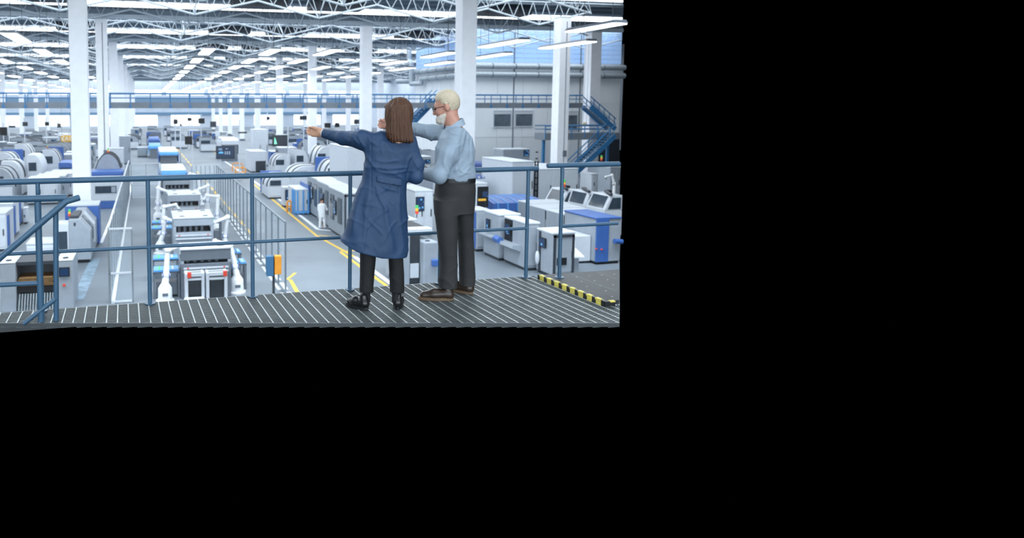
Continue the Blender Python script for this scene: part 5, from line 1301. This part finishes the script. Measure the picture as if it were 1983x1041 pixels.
# far arm points past the woman's head, near arm is bent
fs, fe, fwst = P(858, 262, .22), P(806, 250, .36), P(752, 242, .48)
sd.cap(fs, fe, .048, .042, .03); sd.cap(fe, fwst, .04, .03, .02); fk = P(741, 239.5, .52)
hand(sd, fwst, fk, (.1, 0, .95), [(P(736, 235, .55), P(733, 234, .565)), (P(734, 239, .55), P(732, 243, .53)), (P(735, 242, .545), P(734, 246, .52)), (P(737, 245, .535), P(737, 248, .515))], (P(743, 233.5, .50), P(736, 231.5, .53)))
ns, ne, nw = P(880, 270, -.08), P(848, 340, -.12), P(822, 334, .06)
sd.cap(ns, ne, .05, .042, .03); sd.cap(ne, nw, .04, .03, .02); nk_ = P(814, 330, .12)
hand(sd, nw, nk_, (.2, .3, .8), [(nk_ + np.array((-.03, .03, .035)), nk_ + np.array((-.045, .01, .04))), (nk_ + np.array((-.04, .03, .012)), nk_ + np.array((-.055, .01, .015))), (nk_ + np.array((-.04, .03, -.01)), nk_ + np.array((-.05, .01, -.01))), (nk_ + np.array((-.03, .03, -.03)), nk_ + np.array((-.045, .01, -.03)))], (nw + np.array((-.03, -.01, .045)), nw + np.array((-.06, 0., .055))))
lower_leg(sd, P(868, 410, .0), P(868, 478, .0), P(866, 565, .0), (.09, .06, .042)); lower_leg(sd, P(898, 410, .14), P(900, 478, .2), P(903, 556, .22), (.09, .06, .042))
Mn.add('body', sd.mesh('man_body'), M_skin2)
for x in (-1, 1): Mn.add('eye', MB().ball(q(x * .032, .087, .004), .012, 10, 8).mesh('eye', 60), M_eye)
BF, BAX, BLO = sd.F, sd.ax, sd.lo
def head_shell(name, cond, off, m, lump):
    """hair or beard: a shell over the skull where cond is negative"""
    lo = np.array(hc) - .2; hi = np.array(hc) + .2; t = SDF(lo, hi, .0055); head(t, hc, fw, 1.06, up_); F0 = t.F.copy()
    X, Y, Z = t.grid(); dx = [X - hc[0], Y - hc[1], Z - hc[2]]
    fx = sum(dx[i] * hf[i] for i in range(3)); ux = sum(dx[i] * hu[i] for i in range(3)); sx = sum(dx[i] * hr[i] for i in range(3))
    cd = cond(fx, ux, sx); t.F = np.maximum(np.maximum(F0 - np.clip(-cd * .45, 0, 1) * 0 - np.minimum(off(fx, ux, sx), np.clip(-cd, 0, 1) * .5 + .0012), -(F0 + .02)), cd).astype(np.float32)
    return Mn.add(name, t.mesh(name, normals_disp(t, lump)), m)
lump = lambda V: .0012 * np.sin(V[:, 0] * 160 + 3 * np.sin(V[:, 2] * 70)) * np.sin(V[:, 2] * 130 + V[:, 1] * 90)
mx, mn = np.maximum, np.minimum
head_shell('hair', lambda f, u, s: mn(mn(mx(.062 - u, f - .074 - np.clip(u - .07, 0, 1) * .5), mx(.020 - u + np.clip(f, 0, 1) * .35, f - .03)), mx(-.052 - u, f + .028)) + 0 * s, lambda f, u, s: .003 + np.clip(u, 0, .12) * .085 + 0 * s, M_hairg, lump)
head_shell('beard', lambda f, u, s: mx(mx(u + .050 + np.clip(f - .03, 0, 1) * .12 - np.clip(.03 - f, 0, 1) * .8, -(f + .004 + (u + .05) * .45)), mx(mx(u + .028, .016 - f - np.clip(-u - .055, 0, 1)), -(u + .17))) + 0 * s, lambda f, u, s: .006 + np.clip(-u - .05, 0, .1) * .24 + 0 * s, M_beard, lump)
gm = MB()
for x in (-1, 1):
    cc = [q(x * .034 + .026 * math.cos(a), .108, .004 + .019 * math.sin(a)) for a in np.linspace(0, 2 * math.pi, 17)]
    gm.path(cc, .0022, 6); gm.path([q(x * .058, .107, .008), q(x * .078, .08, .010), q(x * .084, -.0, .008), q(x * .082, -.02, -.004)], .0028, 6)
gm.path([q(-.009, .111, .006), q(.009, .111, .006)], .0022, 6); Mn.add('glasses', gm.mesh('glasses', 60), M_black)
# shirt
sd = SDF((-.55, -.42, .95), (.42, .62, 1.62), .0075)
RG = ((244, 868, 893, .06, .05), (252, 858, 904, .06, .10), (266, 850, 915, .06, .135), (290, 842, 920, .06, .155), (320, 842, 919, .06, .155), (338, 843, 919, .06, .150), (347, 845, 917, .06, .142))
sd.loft([Mn.ring(*r_) for r_ in RG], .0, 2.4)
sd.cap(P(866, 258, .16), P(838, 256, .26), .075, .072, .05); sd.cap(P(838, 256, .26), P(806, 250, .36), .072, .062, .03); sd.cap(P(806, 250, .36), P(760, 243.5, .46), .062, .045, .02)
sd.cap(P(884, 262, -.05), P(868, 300, -.10), .078, .075, .05); sd.cap(P(868, 300, -.10), P(850, 338, -.12), .075, .066, .03); sd.cap(P(850, 338, -.12), P(825, 335, .04), .062, .047, .02)
SX, SY_, SZ = sd.grid(); CF = sd.F.copy()
SR = [(904, 246, 884, 296, .012, .012), (911, 252, 897, 306, .012, .010), (896, 244, 876, 276, .010, .008), (916, 262, 908, 320, .012, .008), (872, 330, 896, 308, .010, .010), (880, 338, 912, 322, .011, .010), (886, 324, 908, 338, .010, .008), (884, 300, 874, 335, .012, .010),
      (862, 280, 848, 322, .014, .008), (874, 286, 862, 326, .012, .007), (852, 300, 862, 340, .012, .008), (838, 248, 830, 266, .010, .008), (822, 245, 812, 262, .010, .008), (850, 262, 842, 290, .012, .010), (866, 250, 880, 262, .008, .006)]
def shirtfold(V):
    d = folds(V, 1., [(.9, .2, .5, 24, .3, .012), (-.5, .1, 1., 26, 1.4, .010), (.2, .2, 1., 44, 2.2, .006)])
    bl = .018 * np.clip((1.16 - V[:, 2]) / .12, 0, 1) * (1 + .5 * np.sin(V[:, 0] * 30 + V[:, 1] * 20)) * .7
    return d * .6 - .006 + bl + ridge(Mn, V, SR)
Mn.add('shirt', sd.mesh('shirt', normals_disp(sd, shirtfold)), M_shirt)
cn = P(878, 246, .06); cl = MB()
cp = [cn + np.array((.082 * math.cos(a) - .012 * math.sin(a), .075 * math.sin(a), .026 + .03 * math.cos(a))) for a in np.linspace(-math.pi * .85, math.pi * .85, 22)]
n_ = len(cp); v = []
for p_ in cp: 
    rr = np.array((p_[0] - cn[0], p_[1] - cn[1], 0)); rr /= np.linalg.norm(rr); v += [tuple(p_ - zf * .028 + rr * .016), tuple(p_ + zf * .022 - rr * .004), tuple(p_ + zf * .022 - rr * .010), tuple(p_ - zf * .028 - rr * .0)]
f_ = []
for i in range(n_ - 1): f_ += [(i * 4 + j, i * 4 + (j + 1) % 4, i * 4 + 4 + (j + 1) % 4, i * 4 + 4 + j) for j in range(4)]
f_ += [(3, 2, 1, 0), tuple((n_ - 1) * 4 + j for j in range(4))]
cl.add(v, f_); Mn.add('collar', cl.mesh('collar', 50), M_shirt)
# trousers
sd = SDF((-.35, -.35, .03), (.4, .5, 1.12), .0075)
sd.loft([Mn.ring(y, a, b, .06, h_) for y, a, b, h_ in ((343, 845, 919, .145), (365, 842, 921, .155), (390, 840, 920, .155), (412, 841, 918, .15))], .0)
sd.loft([Mn.ring(y, a, b, w_, h_) for y, a, b, w_, h_ in ((385, 840, 890, .0, .10), (420, 842, 887, -.01, .10), (460, 847, 886, -.01, .092), (500, 851, 886, .0, .085), (535, 850, 886, .0, .08), (556, 849, 885, .0, .082))], .03)
sd.loft([Mn.ring(y, a, b, w_, h_) for y, a, b, w_, h_ in ((385, 878, 920, .14, .10), (420, 882, 917, .16, .10), (460, 886, 917, .19, .09), (500, 888, 919, .21, .085), (535, 889, 921, .22, .078), (551, 889, 920, .22, .078))], .03)
def trf(V):
    lo_ = np.clip((.36 - V[:, 2]) / .3, 0, 1); kn = np.exp(-((V[:, 2] - .55) / .12) ** 2)
    return folds(V, 1., [(.5, .2, 1., 24, .3, .010), (-.5, .2, 1, 30, 1.3, .008)]) * (.35 + lo_ + kn) - .003
Mn.add('trousers', sd.mesh('trousers', normals_disp(sd, trf)), M_trou2)
bc = Mn.ring(347, 844, 919, .06, .147); bt = MB()
ring_ = [(bc[1] + (bc[3] + .004) * math.copysign(abs(math.cos(a)) ** (2 / 2.4), math.cos(a)), bc[2] + (bc[4] + .004) * math.copysign(abs(math.sin(a)) ** (2 / 2.4), math.sin(a)), bc[0]) for a in np.linspace(0, 2 * math.pi, 41)]
v = []; f_ = []
for x, y, z in ring_: v += [(x, y, z - .018), (x, y, z + .018)]
for i in range(40): f_.append((i * 2, i * 2 + 2, i * 2 + 3, i * 2 + 1))
bt.add(v, f_); bl_ = Mn.add('belt', bt.mesh('belt', 60), M_black)
bq = P(846, 347, -.02); MB().box(bq[0] - .022, bq[0] + .0, bq[1] - .03, bq[1] + .03, bq[2] - .024, bq[2] + .024).build('buckle', M_steel, bl_)
h1, h2 = gl(Mn, 878, 581), gl(Mn, 916, 570)
shoe(Mn, h1, h1 + np.array((-.295, .03, 0)), .115, .048, M_shoe2, M_sole); shoe(Mn, h2, h2 + np.array((-.22, .2, 0)), .115, .048, M_shoe2, M_sole)
# tablet held in the man's near hand
tp = P(818, 326, .14); tb = thing('tablet', 'dark tablet held between the man and the woman', 'tablet', Mn.root.matrix_basis @ Vector(tp), -YAW + .3)
tb.rotation_euler = (.35, .0, -YAW + .4)
MB().box(-.13, .06, -.09, .09, -.005, .005).build('case', M_black, tb, bevel=.004); MB().box(-.12, .05, -.08, .08, .005, .0065).build('screen', M_screeng, tb)
# ---------------------------------------------------------------- worker on the hall floor
Wk = Person('worker in a white coverall standing at the grey control cabinet', 623, 442, FLOOR); P = Wk.P
sd = SDF((-.5, -.4, 0), (.5, .5, 1.8), .02)
hc = P(623, 387.5, .0); q, R, (hr, hf, hu) = head(sd, hc, (.75, .6, -.25), 1.)
sd.cap(P(623, 391, 0), P(623, 396, 0), .05, .06, .02); e1, w1 = P(630, 404, .05), P(634, 402, .3); hand(sd, w1, P(635, 401, .36), (0, .3, 1), [(P(636.5, 400, .38), P(637, 400, .4)), (P(636.5, 401, .38), P(637, 401, .4)), (P(636.5, 402, .38), P(637, 402, .4)), (P(636, 403, .38), P(636.5, 403, .4))], (P(635, 399, .36), P(636, 398.5, .38)), .012)
sd.loft([Wk.ring(y, a, b, 0, .1) for y, a, b in ((396, 618, 629), (410, 618, 628))], .03); sd.cap(P(621, 415, 0), P(620, 440, 0), .06, .045, .03); sd.cap(P(627, 415, .05), P(627, 440, .08), .06, .045, .03)
Wk.add('body', sd.mesh('worker_body'), M_skin)
sd = SDF((-.5, -.4, 0.02), (.55, .6, 1.6), .02)
sd.loft([Wk.ring(y, a, b, 0, h_) for y, a, b, h_ in ((393.5, 619, 629, .1), (397, 615.5, 631, .14), (405, 616, 630, .14), (414, 616.5, 630, .15), (420, 617, 630, .14))], .0)
sd.cap(P(630, 398, .05), P(633, 406, .1), .075, .065, .03); sd.cap(P(633, 406, .1), P(635, 402.5, .3), .06, .05, .02); sd.cap(P(617, 398, -.03), P(617, 407, 0), .075, .06, .03); sd.cap(P(617, 407, 0), P(621, 409, .25), .06, .05, .02)
sd.cap(P(621, 417, .0), P(620, 428, .0), .10, .085, .03); sd.cap(P(620, 428, 0), P(619.5, 439, 0), .085, .075, .02); sd.cap(P(627.5, 417, .05), P(628, 428, .08), .10, .085, .03); sd.cap(P(628, 428, .08), P(628.5, 438, .08), .085, .075, .02)
Wk.add('coverall', sd.mesh('coverall'), M_wcoat)
sd = SDF(np.array(hc) - .2, np.array(hc) + .2, .018); sd.ell(q(0, -.02, .035), (.088, .105, .1), R, 0); X, Y, Z = sd.grid()
sd.F = np.maximum(sd.F, (X - hc[0]) * hf[0] + (Y - hc[1]) * hf[1] - .05 - (Z - hc[2] > .07) * .2).astype(np.float32); Wk.add('hair', sd.mesh('worker_hair'), M_black)
for x, w_ in ((620, 0.), (628.5, .08)):
    p_ = P(x, 441, w_); p_[2] = 0; sd = SDF(p_ - .25, p_ + .25, .02); sd.cap(p_ + np.array((0, 0, .06)), p_ + np.array((.1, .12, .055)), .06, .05, .02); Zg = sd.grid()[2]; sd.F = np.maximum(sd.F, -Zg + 0 * sd.F).astype(np.float32); Wk.add('shoe', sd.mesh('shoe'), M_wcoat)
